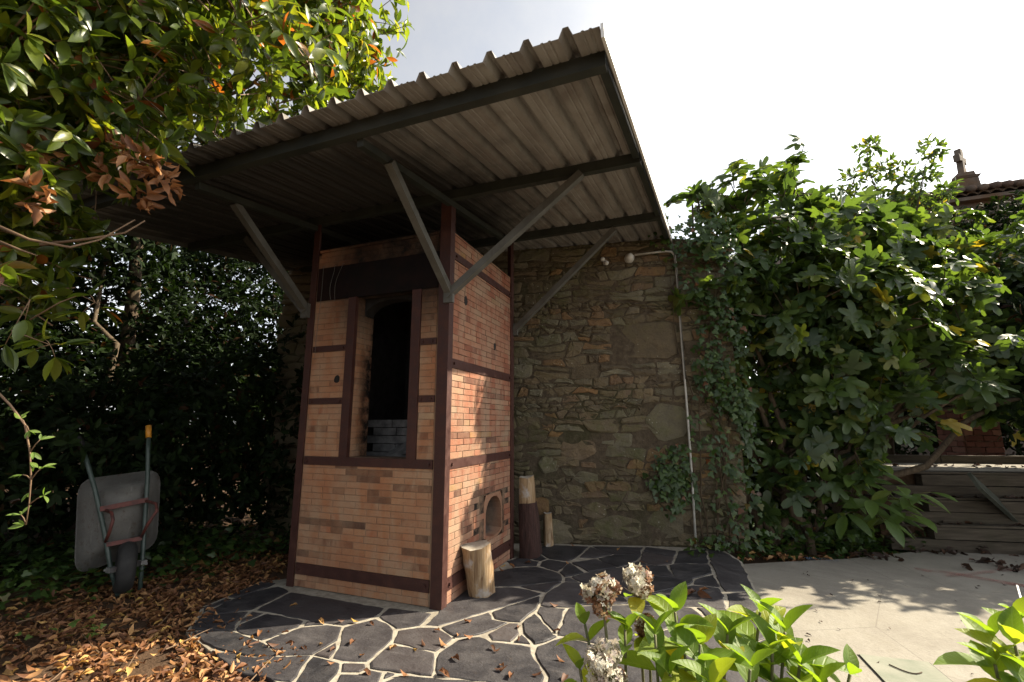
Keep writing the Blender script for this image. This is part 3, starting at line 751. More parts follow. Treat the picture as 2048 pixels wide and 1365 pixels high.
def rubble(s0, s1, z0, z1, hs, big):
    """uneven courses of squared rubble; the large blocks of the wall stand in for the courses they cross"""
    cells = []; z = z0; k = 0
    wave = lambda s, k: 0.018 * math.sin(s * 4.3 + k * 0.9) + 0.012 * math.sin(s * 9.1 + k * 1.3) + 0.006 * math.sin(s * 23 + k)
    while z < z1 - 0.03:
        h = min(rng.choice(hs), z1 - z); s = s0 + rng.uniform(-0.1, 0); sl = 0.0
        last = z + h > z1 - 0.04
        while s < s1:
            L = min(h * rng.uniform(0.9, 2.9) + 0.02, 0.42); sl2 = rng.normal() * 0.022; e = s + L
            if e > s1 - 0.05: e = s1; sl2 = 0
            lo = lambda q: z + (wave(q, k) if k else 0); hi = lambda q: z + h + (0 if last else wave(q, k + 1))
            sp = [(lo, hi)]
            if h > 0.10 and rng.random() < 0.42:
                f = rng.uniform(0.38, 0.62); sp = [(lo, lambda q, f=f: lo(q) + (hi(q) - lo(q)) * f), (lambda q, f=f: lo(q) + (hi(q) - lo(q)) * f, hi)]
            for a, b in sp:
                m = (s + e) / 2 + rng.normal() * 0.02
                P = np.array([(s - sl, a(s)), (m, a(m) + rng.normal() * 0.012), (e - sl2, a(e)), (e + sl2, b(e)), (m, b(m) + rng.normal() * 0.012), (s + sl, b(s))])
                c = P.mean(0)
                if not any(abs(c[0] - q[0]) < q[2] + 0.02 and abs(c[1] - q[1]) < q[3] + 0.015 for q in big): cells.append(P)
            s = e; sl = sl2
        z += h; k += 1
    for (cs, cz, a, b, nn) in big:
        P = []
        for i in range(nn):
            t = 2 * math.pi * (i + 0.5) / nn + rng.normal() * 0.08
            c_, s_ = math.cos(t), math.sin(t); k_ = 1 / max(abs(c_), abs(s_)) if nn <= 5 else 1 / max(abs(c_), abs(s_)) ** 0.5
            P.append((cs + a * 1.08 * c_ * k_, cz + b * 1.08 * s_ * k_))
        cells.append(np.array(P))
    return cells
def stone_geo(cell):
    P = inset(cell, rng.uniform(0.002, 0.006))
    c = P.mean(0)
    Q = []
    for i in range(len(P)):
        a, b, d = P[i - 1], P[i], P[(i + 1) % len(P)]
        Q += [b + (a - b) * 0.14, b + (d - b) * 0.14]
    Q = np.array(Q) + rng.normal(size=(len(Q), 2)) * 0.003
    sz = math.sqrt(max(1e-4, np.ptp(Q[:, 0]) * np.ptp(Q[:, 1])))
    h = rng.uniform(0.001, 0.018); n = len(Q)
    tl = rng.normal(size=2) * 0.04
    V = [wallp(q[0], q[1], -0.02) for q in Q]
    V += [wallp(*(c + (q - c) * 0.95), h * 0.55 + (q - c) @ tl) for q in Q]
    V += [wallp(*(c + (q - c) * rng.uniform(0.66, 0.82)), h + (q - c) @ tl + rng.normal() * 0.006) for q in Q]
    V.append(wallp(*c, h + rng.uniform(-0.004, 0.01)))
    Fq = [(k * n + i, k * n + (i + 1) % n, (k + 1) * n + (i + 1) % n, (k + 1) * n + i) for k in range(2) for i in range(n)]
    Fq += [(2 * n + i, 2 * n + (i + 1) % n, 3 * n) for i in range(n)]
    return V, Fq
bigs = []
for x, y, a, b, nn in [(1292, 682, 62, 40, 4), (1330, 845, 42, 40, 5), (1155, 897, 38, 24, 7), (1108, 1064, 46, 26, 6), (1068, 1012, 30, 22, 5), (1235, 1055, 48, 24, 6), (1325, 1050, 38, 28, 5), (1188, 1022, 26, 18, 6), (1095, 930, 22, 18, 5), (1170, 955, 26, 14, 5), (1140, 985, 24, 16, 5)]:
    s, z = on_wall(x, y); bigs.append((s, z, a / 195, b / 195, nn))
cells = rubble(-1.35, S1, 0.0, WH - 0.02, [0.045, 0.06, 0.075, 0.09, 0.11, 0.14], bigs)
cells.sort(key=lambda c: -np.ptp(c[:, 0]) * np.ptp(c[:, 1]) * (1 if c[:, 0].mean() > -1.05 else 0.01))
rest = MB()
for i, c in enumerate(cells):
    V, Fq = stone_geo(c)
    if i < 298:
        m_ = MB(); m_.add(V, Fq); m_.build('stone', 'rubble_stone', wall)
    else: rest.add(V, Fq)
for c in rubble(S0, -2.3, 0.0, WH - 0.02, [0.1, 0.14, 0.18], []):
    rest.add(*stone_geo(c))
rest.build('small_stones', 'rubble_stone', wall, smooth=True, kind='stuff')

# ================================================================== brick kiln
KW = 1.30
kiln = thing('brick_kiln', (-KW / 2, KW / 2, 0), 'tall square brick pottery kiln with steel straps and a sooty doorway', 'kiln')
T = 0.225
mb = MB()
def bx(m, x0, x1, y0, y1, z0, z1): return m.box(((x0 + x1) / 2, (y0 + y1) / 2, (z0 + z1) / 2), (x1 - x0, y1 - y0, z1 - z0))
DX0, DX1, DZ0, DZ1 = -0.835, -0.295, 0.944, 2.205
PY0, PY1, PZ0, PZ1 = 0.672, 1.058, 0.256, 0.618
e = 0.001
bx(mb, -KW + e, -e, e, T, 0, DZ0); bx(mb, -KW + e, DX0, e, T, DZ0, 2.64); bx(mb, DX1, -e, e, T, DZ0, 2.64); bx(mb, DX0, DX1, e, T, DZ1, 2.64)
bx(mb, -T, -e, T, PY0, 0, 2.64); bx(mb, -T, -e, PY1, KW - T, 0, 2.64); bx(mb, -T, -e, PY0, PY1, 0, PZ0); bx(mb, -T, -e, PY0, PY1, PZ1, 2.64)
bx(mb, -KW + e, -KW + T, T, KW - T, 0, 2.64); bx(mb, -KW + e, -e, KW - T, KW - e, 0, 2.64)
mb.build('wall', 'kiln_mortar', kiln)
mb = MB(); t2 = T + 0.002
bx(mb, -KW + t2, -t2, t2 + 0.01, KW - t2, 0.6, 0.62); bx(mb, -KW + t2, -t2, KW - t2 - 0.012, KW - t2, 0.62, 2.5); bx(mb, -KW + t2, -KW + t2 + 0.012, t2 + 0.01, KW - t2 - 0.012, 0.62, 2.5)
bx(mb, -t2 - 0.012, -t2, t2 + 0.01, KW - t2 - 0.012, 0.66, 2.5); bx(mb, -KW + e, -e, e, KW - e, 2.60, 2.652)
mb.build('chamber_lining', 'soot', kiln)
# fire port in the side: rendered surround with an arched hole
hole = [(0.70, 0.31), (0.70, 0.46)] + [(0.865 - 0.165 * math.cos(t), 0.46 + 0.135 * math.sin(t)) for t in np.linspace(0.15, math.pi - 0.15, 9)] + [(1.03, 0.46), (1.03, 0.31), (0.95, 0.285), (0.865, 0.278), (0.78, 0.285)]
cy_, cz_ = 0.865, 0.43
def to_rect(p):
    dy, dz = p[0] - cy_, p[1] - cz_; k = 1e9
    if dy > 0: k = min(k, (PY1 - cy_) / dy)
    if dy < 0: k = min(k, (PY0 - cy_) / dy)
    if dz > 0: k = min(k, (PZ1 - cz_) / dz)
    if dz < 0: k = min(k, (PZ0 - cz_) / dz)
    return (cy_ + dy * k, cz_ + dz * k)
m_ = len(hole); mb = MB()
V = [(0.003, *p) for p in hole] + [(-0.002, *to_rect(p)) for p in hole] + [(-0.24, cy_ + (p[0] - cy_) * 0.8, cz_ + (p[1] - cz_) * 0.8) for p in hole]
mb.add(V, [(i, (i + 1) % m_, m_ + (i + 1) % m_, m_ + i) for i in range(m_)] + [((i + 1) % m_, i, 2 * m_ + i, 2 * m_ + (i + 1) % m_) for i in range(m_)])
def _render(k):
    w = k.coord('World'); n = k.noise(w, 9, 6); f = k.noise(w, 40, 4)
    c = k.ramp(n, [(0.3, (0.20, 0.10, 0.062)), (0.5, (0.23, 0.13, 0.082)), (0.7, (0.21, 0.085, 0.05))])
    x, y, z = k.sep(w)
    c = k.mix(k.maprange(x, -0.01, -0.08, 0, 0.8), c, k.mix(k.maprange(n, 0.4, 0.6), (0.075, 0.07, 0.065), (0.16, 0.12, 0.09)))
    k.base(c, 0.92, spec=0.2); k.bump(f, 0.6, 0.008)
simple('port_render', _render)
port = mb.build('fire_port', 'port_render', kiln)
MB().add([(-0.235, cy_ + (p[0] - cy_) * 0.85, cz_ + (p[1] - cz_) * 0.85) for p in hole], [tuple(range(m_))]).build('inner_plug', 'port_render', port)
# bricks
def brick_mesh(mat):
    ex, ez = 0.014, 0.05
    V = [(x, 0.5, z) for x, z in ((-.5, -.5), (.5, -.5), (.5, .5), (-.5, .5))] + [(x, -0.455, z) for x, z in ((-.5, -.5), (.5, -.5), (.5, .5), (-.5, .5))]
    V += [(x, -0.5, z) for x, z in ((-.5 + ex, -.5 + ez), (.5 - ex, -.5 + ez), (.5 - ex, .5 - ez), (-.5 + ex, .5 - ez))]
    return np.array(V), [(i, (i + 1) % 4, 4 + (i + 1) % 4, 4 + i) for i in range(4)] + [(4 + i, 4 + (i + 1) % 4, 8 + (i + 1) % 4, 8 + i) for i in range(4)] + [(8, 9, 10, 11)]
BV, BF = brick_mesh(None)
bm_ = {}
for k_ in ('brick_front', 'brick_side', 'red_brick'):
    q = MB(); q.add(BV, BF); bm_[k_] = q.mesh('brick', k_)
class Bricks:
    def __init__(s): s.L = []
    def course(s, mat, org, ax, nrm, u0, u1, z0, z1, length, ch, prio, skip=None):
        k = 0; z = z0
        while z < z1 - 0.012:
            h = min(ch, z1 - z); off = (0.5 if k % 2 else 0.0) * length + rng.normal() * 0.008; u = u0 - off
            header = (k % 6 == 5)
            while u < u1 - 0.008:
                l = length * (0.5 if header else 1.0)
                a, b = max(u, u0), min(u + l, u1)
                if b - a > 0.02 and not (skip and skip((a + b) / 2, z + h / 2, a, b)):
                    s.L.append((prio, mat, np.array(org) + np.array(ax) * (a + b) / 2 + np.array([0, 0, z + h / 2]) + np.array(nrm) * (rng.uniform(-0.0015, 0.0015) - 0.0175), ax, nrm, b - a - 0.005, h - 0.0042))
                u += l
            z += ch; k += 1
    def build(s, parent, n):
        s.L.sort(key=lambda q: q[0]); V, Fq, tt, mi = [], [], [], []
        for i, (pr, mat, c, ax, nrm, l, h) in enumerate(s.L):
            ax_ = unit(np.array(ax, float) + np.array([0, 0, rng.normal() * 0.006]))
            mw = mat4(ax_, -np.array(nrm, float), np.cross(ax_, -np.array(nrm, float)), c, (l, 0.04, h))
            if i < n: link('brick', bm_[mat], parent, mw)
            else:
                Rn = np.array(mw); P = BV @ Rn[:3, :3].T + Rn[:3, 3]; o = len(V); V += [tuple(p) for p in P]; Fq += [tuple(j + o for j in f_) for f_ in BF]; tt += [rng.random()] * len(P); mi += [int(mat == 'brick_side')] * len(BF)
        if V:
            me = bpy.data.meshes.new('bricks'); me.from_pydata(V, [], Fq); me.materials.append(M['brick_front']); me.materials.append(M['brick_side']); me.polygons.foreach_set('material_index', mi)
            a_ = me.attributes.new('tint', 'FLOAT', 'POINT'); a_.data.foreach_set('value', tt)
            link('remaining_bricks', me, parent, kind='stuff')
B = Bricks(); BL, CH = 0.207, 0.0465
FX, FN, SX, SN = (1, 0, 0), (0, -1, 0), (0, 1, 0), (1, 0, 0)
B.course('brick_front', (0, 0, 0), FX, FN, -1.25, -0.09, 0.0, 0.09, BL, CH, 2)
B.course('brick_front', (0, 0, 0), FX, FN, -1.25, -0.09, 0.165, 0.885, BL, CH, 0)
for z0, z1 in ((0.946, 1.348), (1.393, 1.768), (1.813, 2.195)):
    B.course('brick_front', (0, 0, 0), FX, FN, -1.25, -0.902, z0, z1, BL, CH, 1)
    B.course('brick_front', (0, 0, 0), FX, FN, -0.228, -0.09, z0, z1, BL, CH, 1)
B.course('brick_front', (0, 0, 0), FX, FN, -1.25, -0.09, 2.48, 2.645, BL, CH, 3)
inport = lambda u, z, a, b: b > PY0 + 0.01 and a < PY1 - 0.01 and PZ0 - 0.02 < z < PZ1 + 0.02
for z0, z1, pr in ((0.0, 0.09, 2), (0.165, 0.885, 0), (0.946, 1.6, 0), (1.665, 2.43, 1), (2.487, 2.645, 2)):
    B.course('brick_side', (0, 0, 0), SX, SN, 0.06, 1.25, z0, z1, 0.207, 0.0465, pr, inport)
B.course('brick_front', (DX0, 0, 0), SX, (1, 0, 0), 0.0, T, 0.946, 2.2, BL, CH, 3)          # door reveal
B.course('brick_front', (DX1, T, 0), (0, -1, 0), (-1, 0, 0), 0.0, T, 0.946, 2.2, BL, CH, 8)
B.course('brick_front', (-KW, 1.25, 0), (0, -1, 0), (-1, 0, 0), 0.0, 1.2, 0.0, 2.645, BL, CH, 9)
B.build(kiln, 300)
# steel straps and corner angles
def strap(name, x0, x1, y0, y1, z0, z1, mat='red_oxide_steel'): return bx(MB(), x0, x1, y0, y1, z0, z1).build(name, mat, kiln)
for z0, z1 in ((0.088, 0.166), (0.882, 0.945)):
    strap('strap', -1.24, -0.088, -0.010, 0.02, z0, z1)
for z0, z1 in ((0.088, 0.166), (0.882, 0.945), (1.598, 1.664), (2.43, 2.487)):
    strap('strap', -0.02, 0.010, 0.055, 1.245, z0, z1)
    strap('strap', -1.310, -1.28, 0.055, 1.245, z0, z1)
strap('lintel_plate', -1.24, -0.088, -0.010, 0.02, 2.196, 2.479, 'sooty_steel')
strap('door_post', -0.902, -0.828, -0.016, 0.02, 0.9455, 2.195)
strap('door_post', -0.303, -0.226, -0.016, 0.02, 0.9455, 2.195)
for z0, z1 in ((1.347, 1.394), (1.767, 1.814)):
    strap('cross_strap', -1.24, -0.903, -0.009, 0.02, z0, z1); strap('cross_strap', -0.225, -0.088, -0.009, 0.02, z0, z1)
for cx, cy, sx, sy in ((0, 0, -1, 1), (-KW, 0, 1, 1), (0, KW, -1, -1), (-KW, KW, 1, -1)):
    top = 2.885 + 0.125 * cy
    o_ = 0.014; t_ = 0.012; L_ = 0.088 if cy == 0 and cx == 0 else 0.062
    ox, oy = cx - sx * o_, cy - sy * o_
    P = [(ox, oy), (ox + sx * L_, oy), (ox + sx * L_, oy + sy * t_), (ox + sx * t_, oy + sy * t_), (ox + sx * t_, oy + sy * 0.07), (ox, oy + sy * 0.07)]
    MB().prism(P, -0.02, top).build('corner_post', 'red_oxide_steel', kiln)
bolt = MB(); bolt.tube([(0, 0.004, 0), (0, -0.012, 0)], 0.011, 6); bolt = bolt.mesh('bolt', 'red_oxide_steel')
for z in (0.127, 0.913):
    for x in (-1.21, -0.118): link('bolt', bolt, kiln, Matrix.Translation((x, -0.011, z)))
for z in (1.37, 1.79):
    for x in (-1.21, -0.93, -0.20, -0.12): link('bolt', bolt, kiln, Matrix.Translation((x, -0.010, z)))
for z in (0.127, 0.913, 1.63, 2.458):
    for y in (0.09, 1.21): link('bolt', bolt, kiln, Matrix.Translation((0.011, y, z)) @ Matrix.Rotation(R(90), 4, 'Z'))
# rough arched lining at the head of the doorway
am = MB(); aa = np.linspace(0, math.pi, 13); V = []
for yy in (0.10, 0.21):
    V += [(-0.565 - 0.262 * math.cos(t), yy, 2.06 + 0.12 * math.sin(t)) for t in aa] + [(-0.565 - 0.262 * math.cos(t), yy, 2.203) for t in aa]
k13 = 13
am.add(V, [(i, i + 1, k13 + i + 1, k13 + i) for i in range(12)] + [(i + 1, i, 26 + i, 26 + i + 1) for i in range(12)]); am.build('arch_lining', 'soot', kiln)
# peep holes
def hole_disc(c, nrm, r_):
    n_ = np.array(nrm, float); a = np.array([0, 0, 1.0]); b = np.cross(n_, a); mb = MB()
    V = [np.array(c) + n_ * 0.004 + r_[0] * math.cos(t) * b * rng.uniform(.85, 1.1) + r_[1] * math.sin(t) * a * rng.uniform(.85, 1.1) for t in np.linspace(0, 2 * math.pi, 11)[:-1]]
    V2 = [v - n_ * 0.02 for v in V]
    mb.add(V + V2, [tuple(range(10))] + [(i, 10 + i, 10 + (i + 1) % 10, (i + 1) % 10) for i in range(10)]); mb.build('peep_hole', 'black_hole', kiln)
hole_disc((-0.977, 0, 1.54), FN, (0.028, 0.034)); hole_disc((0, 0.277, 2.154), SN, (0.028, 0.042)); hole_disc((0, 0.865, 1.88), SN, (0.024, 0.034))
# what is left inside the chamber: a stack of firebricks and kiln shelves
fb = thing('firebrick_stack', (-0.85, 0.55, 0.62), 'stack of pale firebricks standing inside the kiln doorway', 'bricks')
for i in range(9):
    for j in range(2):
        MB().box((-0.93 + 0.235 * j + (0.06 if i % 2 else 0), 0.55, 0.655 + 0.068 * i), (0.225, 0.11, 0.062), Matrix.Rotation(rng.normal() * 0.16, 4, 'Z')).build('firebrick', 'kiln_shelf', fb)
sh = thing('kiln_shelves', (-0.6, 0.38, 0.62), 'broken grey kiln shelves heaped low in the doorway', 'shelves')
for i in range(5):
    rt = Matrix.Rotation(rng.uniform(-0.4, 0.4), 4, 'Z') @ Matrix.Rotation(0.35 + rng.normal() * 0.12, 4, 'X') @ Matrix.Rotation(rng.normal() * 0.15, 4, 'Y')
    MB().box((-0.66 + 0.03 * i, 0.37 + 0.01 * i, 0.80 + 0.055 * i), (0.34 - 0.02 * i, 0.22, 0.02), rt).build('shelf', 'kiln_shelf', sh)
# hanging wires on the front
for i, (xa, ya, xb, yb) in enumerate([(647, 533, 632, 720), (668, 532, 662, 600), (684, 528, 668, 602)]):
    def fp(x, y): d = ray(x, y); return CAM + d * ((-0.03 - CAM[1]) / d[1])
    a, b = fp(xa, ya), fp(xb, yb)
    P = [a + (b - a) * t + np.array([0.012 * math.sin(t * 5 + i), -0.012 * math.sin(t * 3.14), 0]) for t in np.linspace(0, 1, 12)]
    tag(MB().tube([np.array([a[0], 0.0, a[2] + 0.01])] + P, 0.0016, 5).build('wire', 'galvanised_steel'), ['thin wire hanging longest down the kiln front beside its outer post', 'thin short wire hanging in the middle of three on the kiln lintel', 'thin short wire on the kiln lintel nearest the doorway'][i], 'wire', 'wires hanging from the kiln front')

# ================================================================== corrugated canopy
RS = 0.125
SK = 0.045                                                          # the roof sits a little askew to the kiln
def rz(y): return 2.905 + RS * y
XL, XR, YF, YB = -2.94, 1.42, -1.25, 2.50
canopy = thing('metal_canopy', (-0.7, 0.4, 2.9), 'rusty corrugated sheet metal canopy on steel braces over the kiln', 'canopy')
rib = 0.176
def prof(x):
    f = (x % rib) / rib
    if f < 0.06 or f > 0.94: return 0.046
    if f < 0.17: return 0.046 * (0.17 - f) / 0.11
    if f > 0.83: return 0.046 * (f - 0.83) / 0.11
    return 0.005 if 0.385 < f < 0.425 or 0.575 < f < 0.615 else 0.0
KN = [0.0, 0.06, 0.17, 0.365, 0.39, 0.42, 0.445, 0.555, 0.58, 0.61, 0.635, 0.83, 0.94]
sw = rib * 5
x0 = XR - sw; i = 0
while x0 > XL - sw:
    a, b = max(x0 - 0.02, XL), x0 + sw
    X = sorted({round(q, 5) for k in range(-40, 20) for q in [(k + f) * rib + 0.045 for f in KN] if a < q < b} | {a, b})
    Ys = np.linspace(YF + rng.normal() * 0.006, YB, 9); Z = lambda x, y: rz(y) + 0.045 + prof(x - 0.045) + (0.004 if i % 2 else 0.0) + 0.004 * math.sin(y * 3 + x * 2)
    V = [(x + SK * y, y, Z(x, y)) for x in X for y in Ys]; mb = MB()
    mb.add(V, [(p * 9 + q, (p + 1) * 9 + q, (p + 1) * 9 + q + 1, p * 9 + q + 1) for p in range(len(X) - 1) for q in range(8)])
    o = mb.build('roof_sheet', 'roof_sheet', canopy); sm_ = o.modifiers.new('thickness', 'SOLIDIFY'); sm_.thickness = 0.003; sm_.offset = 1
    x0 -= sw; i += 1
for y, hh in ((-1.07, 0.075), (0.0, 0.07), (1.28, 0.07)):
    MB().beam((XL + 0.03 + SK * y, y, rz(y) + 0.043 - hh / 2), (XR - 0.012 + SK * y, y, rz(y) + 0.043 - hh / 2), 0.05, hh).build('purlin', 'purlin_paint', canopy)
for x in (0.0, -KW):
    MB().beam((x, -1.04, rz(-1.04) - 0.055), (x, 1.25, rz(1.25) - 0.055), 0.04, 0.045).build('rafter', 'purlin_paint', canopy)
MB().beam((XR - 0.035 - 1.03 * SK, -1.03, rz(-1.03) + 0.022), (XR - 0.035 + SK * YB, YB, rz(YB) + 0.022), 0.04, 0.04).build('edge_angle', 'purlin_paint', canopy)
mb = MB(); mb.beam((XR + 0.012 + SK * YF, YF, rz(YF) + 0.02), (XR + 0.012 + SK * YB, YB, rz(YB) + 0.02), 0.014, 0.06); mb.build('verge_trim', 'pale_trim', canopy)
MB().beam((XL - 0.006 + SK * YF, YF, rz(YF) + 0.045), (XL - 0.006 + SK * YB, YB, rz(YB) + 0.045), 0.012, 0.07).build('verge_trim', 'galvanised_steel', canopy)
BR = [((0.0, -0.03, 2.11), (1.02, -0.03, 2.872)), ((0.02, -0.02, 2.13), (0.02, -0.80, rz(-0.8) - 0.07)), ((0.02, 1.31, 2.11), (1.05, 1.28, 3.01)), ((-1.33, -0.02, 2.13), (-1.33, -0.75, rz(-0.75) - 0.07)), ((-1.33, -0.03, 2.11), (-2.1, -0.03, 2.872))]
for a, b in BR: MB().beam(a, b, 0.052, 0.05).build('brace', 'galvanised_steel', canopy)
for c in ((0.02, -0.03, 2.12), (0.02, 1.31, 2.12), (-1.33, -0.03, 2.12)):
    MB().box(c, (0.075, 0.03, 0.12)).build('gusset', 'galvanised_steel', canopy)

# ================================================================== wall lamp, conduit, logs
def wl3(x, y, h=0.02): s, z = on_wall(x, y); return wallp(s, z, h)
cond = [wl3(1389, 1094, 0.06), wl3(1381, 950, 0.06), wl3(1370, 800, 0.06), wl3(1359, 660, 0.06), wl3(1350, 540, 0.06), wl3(1347, 516, 0.06), wl3(1341, 508, 0.06), wl3(1328, 507, 0.06), wl3(1268, 514, 0.06)]
tag(MB().tube(cond, 0.011, 8).build('conduit_pipe', 'white_plastic', smooth=True), 'thin white conduit pipe running up the stone wall to the round lamp', 'pipe')
tag(MB().tube([np.array([1.53, 1.98, rz(1.98) + 0.0]), wl3(1340, 475, 0.05), wl3(1345, 505, 0.075), wl3(1352, 560, 0.078), wl3(1368, 760, 0.078)], 0.005, 6).build('cable', 'galvanised_steel', smooth=True), 'thin loose cable hanging from the canopy corner beside the white conduit', 'cable')
lp = wl3(1258, 519, 0.0)
lamp = thing('wall_lamp', tuple(lp), 'round white bulkhead lamp high on the stone wall', 'lamp')
def disc_lathe(c, prof_, n=20):
    V = [c + WN * h + r_ * (math.cos(t) * WU + math.sin(t) * np.array([0, 0, 1])) for r_, h in prof_ for t in np.linspace(0, 2 * math.pi, n + 1)[:-1]]
    m = len(prof_); mb = MB(); mb.add(V, [(k * n + j, k * n + (j + 1) % n, (k + 1) * n + (j + 1) % n, (k + 1) * n + j) for k in range(m - 1) for j in range(n)] + [tuple((m - 1) * n + j for j in range(n))]); return mb
disc_lathe(lp, [(0.052, 0.0), (0.052, 0.055), (0.046, 0.062)]).build('base', 'white_plastic', lamp, True)
disc_lathe(lp, [(0.044, 0.060), (0.043, 0.08), (0.034, 0.10), (0.018, 0.112), (0.004, 0.115)]).build('glass', 'lamp_glass', lamp, True)
sp = wl3(1210, 527, 0.0)
spot = thing('wall_spotlight', tuple(sp), 'small white twin spotlight fitting on the stone wall beside the round lamp', 'lamp')
disc_lathe(sp, [(0.025, 0.0), (0.025, 0.05), (0.02, 0.055)], 12).build('base', 'white_plastic', spot, True)
for dx, dz in ((-0.028, 0.018), (0.012, -0.028)):
    q = sp + WU * dx + np.array([0, 0, dz]) + WN * 0.06
    disc_lathe(q, [(0.012, -0.02), (0.022, 0.01), (0.024, 0.03), (0.016, 0.046)], 12).build('spot_head', 'lamp_glass', spot, True)

def log_thing(name, base, top, r0, r1, label, split=False, wood='split_wood', bark=None, n=16, seg=7):
    base, top = np.array(base, float), np.array(top, float); t = thing(name, tuple(base), label, 'log', 'firewood logs')
    d = unit(top - base); a = unit(np.cross(d, [0.3, 1, 0])); b = np.cross(d, a)
    rr = 1 + 0.09 * rng.normal(size=n); V = []
    if split: rr = rr * np.where(np.cos(np.linspace(0, 2 * math.pi, n + 1)[:-1]) > 0.35, 0.62, 1.0)
    for k in range(seg):
        f = k / (seg - 1)
        for j in range(n):
            th = 2 * math.pi * j / n; r_ = (r0 + (r1 - r0) * f) * rr[j] * (1 + 0.03 * rng.normal())
            V.append(base + (top - base) * f + r_ * (math.cos(th) * a + math.sin(th) * b) + d * (0.01 * math.sin(th * 2) if k in (0, seg - 1) else 0))
    side = MB(); side.add([np.array(v) - base for v in V], [(k * n + j, k * n + (j + 1) % n, (k + 1) * n + (j + 1) % n, (k + 1) * n + j) for k in range(seg - 1) for j in range(n)])
    me = side.mesh('trunk_side', wood, True); o = link('trunk_side', me, t); o.location = base
    cap = MB(); cap.add([np.array(v) - base for v in V[-n:]] + [top - base + d * 0.004], [(j, (j + 1) % n, n) for j in range(n)]); o2 = link('cut_end', cap.mesh('cut_end', 'end_grain'), t); o2.location = base
    cap = MB(); cap.add([np.array(v) - base for v in V[:n]], [tuple(range(n))[::-1]]); o3 = link('cut_end', cap.mesh('cut_end', 'end_grain'), t); o3.location = base
    if bark:
        V2 = [v + (v - (base + (top - base) * (i // n) / (seg - 1))) * 0.12 for i, v in enumerate(V)]
        m2 = MB(); m2.add([v - base for v in V2[:n * (bark[2] + 1)]], [(k * n + j, k * n + j + 1, (k + 1) * n + j + 1, (k + 1) * n + j) for k in range(bark[2]) for j in range(bark[0], bark[1])])
        o4 = link('bark', m2.mesh('bark', 'red_bark', True), t); o4.location = base
    return t
log_thing('log', gnd(962, 1188) + np.array([0, 0, 0.002]), np.array([0.095, 0.31, 0.335]), 0.088, 0.098, 'short barkless log leaning on the kiln side under the fire port')
log_thing('log', (0.12, 1.42, 0.0), (0.085, 1.43, 0.70), 0.105, 0.08, 'tall split log with dark red bark standing behind the kiln', True, bark=(0, 15, 4))
log_thing('log', gnd(1094, 1089) + np.array([0.02, -0.05, 0]), gnd(1094, 1089) + np.array([0.0, 0.0, 0.30]), 0.06, 0.052, 'short pale split log standing against the stone wall', True)

# ================================================================== wheelbarrow stood on end against the hedge
WB = gnd(250, 1172); WB[2] = -0.02
vd = unit(np.array([CAM[0] - WB[0], CAM[1] - WB[1], 0])); rot_ = R(4)
wc = np.array([vd[0] * math.cos(rot_) - vd[1] * math.sin(rot_), vd[0] * math.sin(rot_) + vd[1] * math.cos(rot_), 0])
wa = np.array([-wc[1], wc[0], 0]); lean = R(13)
wb_ = np.array([0, 0, 1]) * math.cos(lean) - wc * math.sin(lean); wcn = wc * math.cos(lean) + np.array([0, 0, 1]) * math.sin(lean)
def bp(x, y, c=0.0):
    d = ray(x, y); o = WB + wcn * (c + 0.16); return CAM + d * (((o - CAM) @ wcn) / (d @ wcn))
barrow = thing('wheelbarrow', tuple(WB), 'grey wheelbarrow stood on its wheel against the dark hedge', 'wheelbarrow')
def rr_poly(c4, r=0.25, k=5):
    out = []
    for i in range(4):
        p, a, b = np.array(c4[i], float), np.array(c4[i - 1], float), np.array(c4[(i + 1) % 4], float)
        s, e_ = p + (a - p) * r, p + (b - p) * r
        for t in np.linspace(0, 1, k): out.append((1 - t) ** 2 * s + 2 * t * (1 - t) * p + t * t * e_)
    return out
rim = rr_poly([(150, 1150), (158, 962), (320, 940), (312, 1092)], 0.18); mid_ = rr_poly([(168, 1120), (172, 978), (310, 958), (303, 1075)], 0.2); bot = rr_poly([(203, 1098), (198, 985), (304, 968), (292, 1068)], 0.2)
n = len(rim); mb = MB()
V = [bp(*p, -0.25) for p in rim] + [bp(*p, -0.24) for p in mid_] + [bp(*p, -0.04) for p in bot]
mb.add(V, [(k * n + i, k * n + (i + 1) % n, (k + 1) * n + (i + 1) % n, (k + 1) * n + i) for k in range(2) for i in range(n)] + [tuple(range(2 * n, 3 * n))])
o = mb.build('tray', 'barrow_tray', barrow, True); sm_ = o.modifiers.new('thickness', 'SOLIDIFY'); sm_.thickness = 0.004
o['label'] = 'scuffed grey metal tray'
MB().tube([bp(*p, -0.255) for p in rim + rim[:1]], 0.008, 6).build('rim', 'barrow_tray', barrow, True)
MB().tube([bp(236, 1192, 0), bp(222, 1140, 0), bp(208, 1060, 0), bp(190, 980, 0), bp(174, 925, -0.02), bp(164, 893, -0.04)], 0.0155, 8).build('handle_rail', 'barrow_green', barrow, True)
MB().tube([bp(280, 1180, 0), bp(284, 1130, 0), bp(290, 1040, 0), bp(295, 960, 0), bp(296, 900, -0.02), bp(297, 872, -0.03)], 0.0155, 8).build('handle_rail', 'barrow_green', barrow, True)
MB().tube([bp(297, 876, -0.03), bp(297, 852, -0.04)], [0.02, 0.021], 10).build('grip', 'orange_grip', barrow, True)
MB().tube([bp(166, 899, -0.035), bp(159, 874, -0.05)], [0.02, 0.021], 10).build('grip', 'rubber', barrow, True)
wcx = bp(251, 1132, 0.0); wcx[2] = 0.160
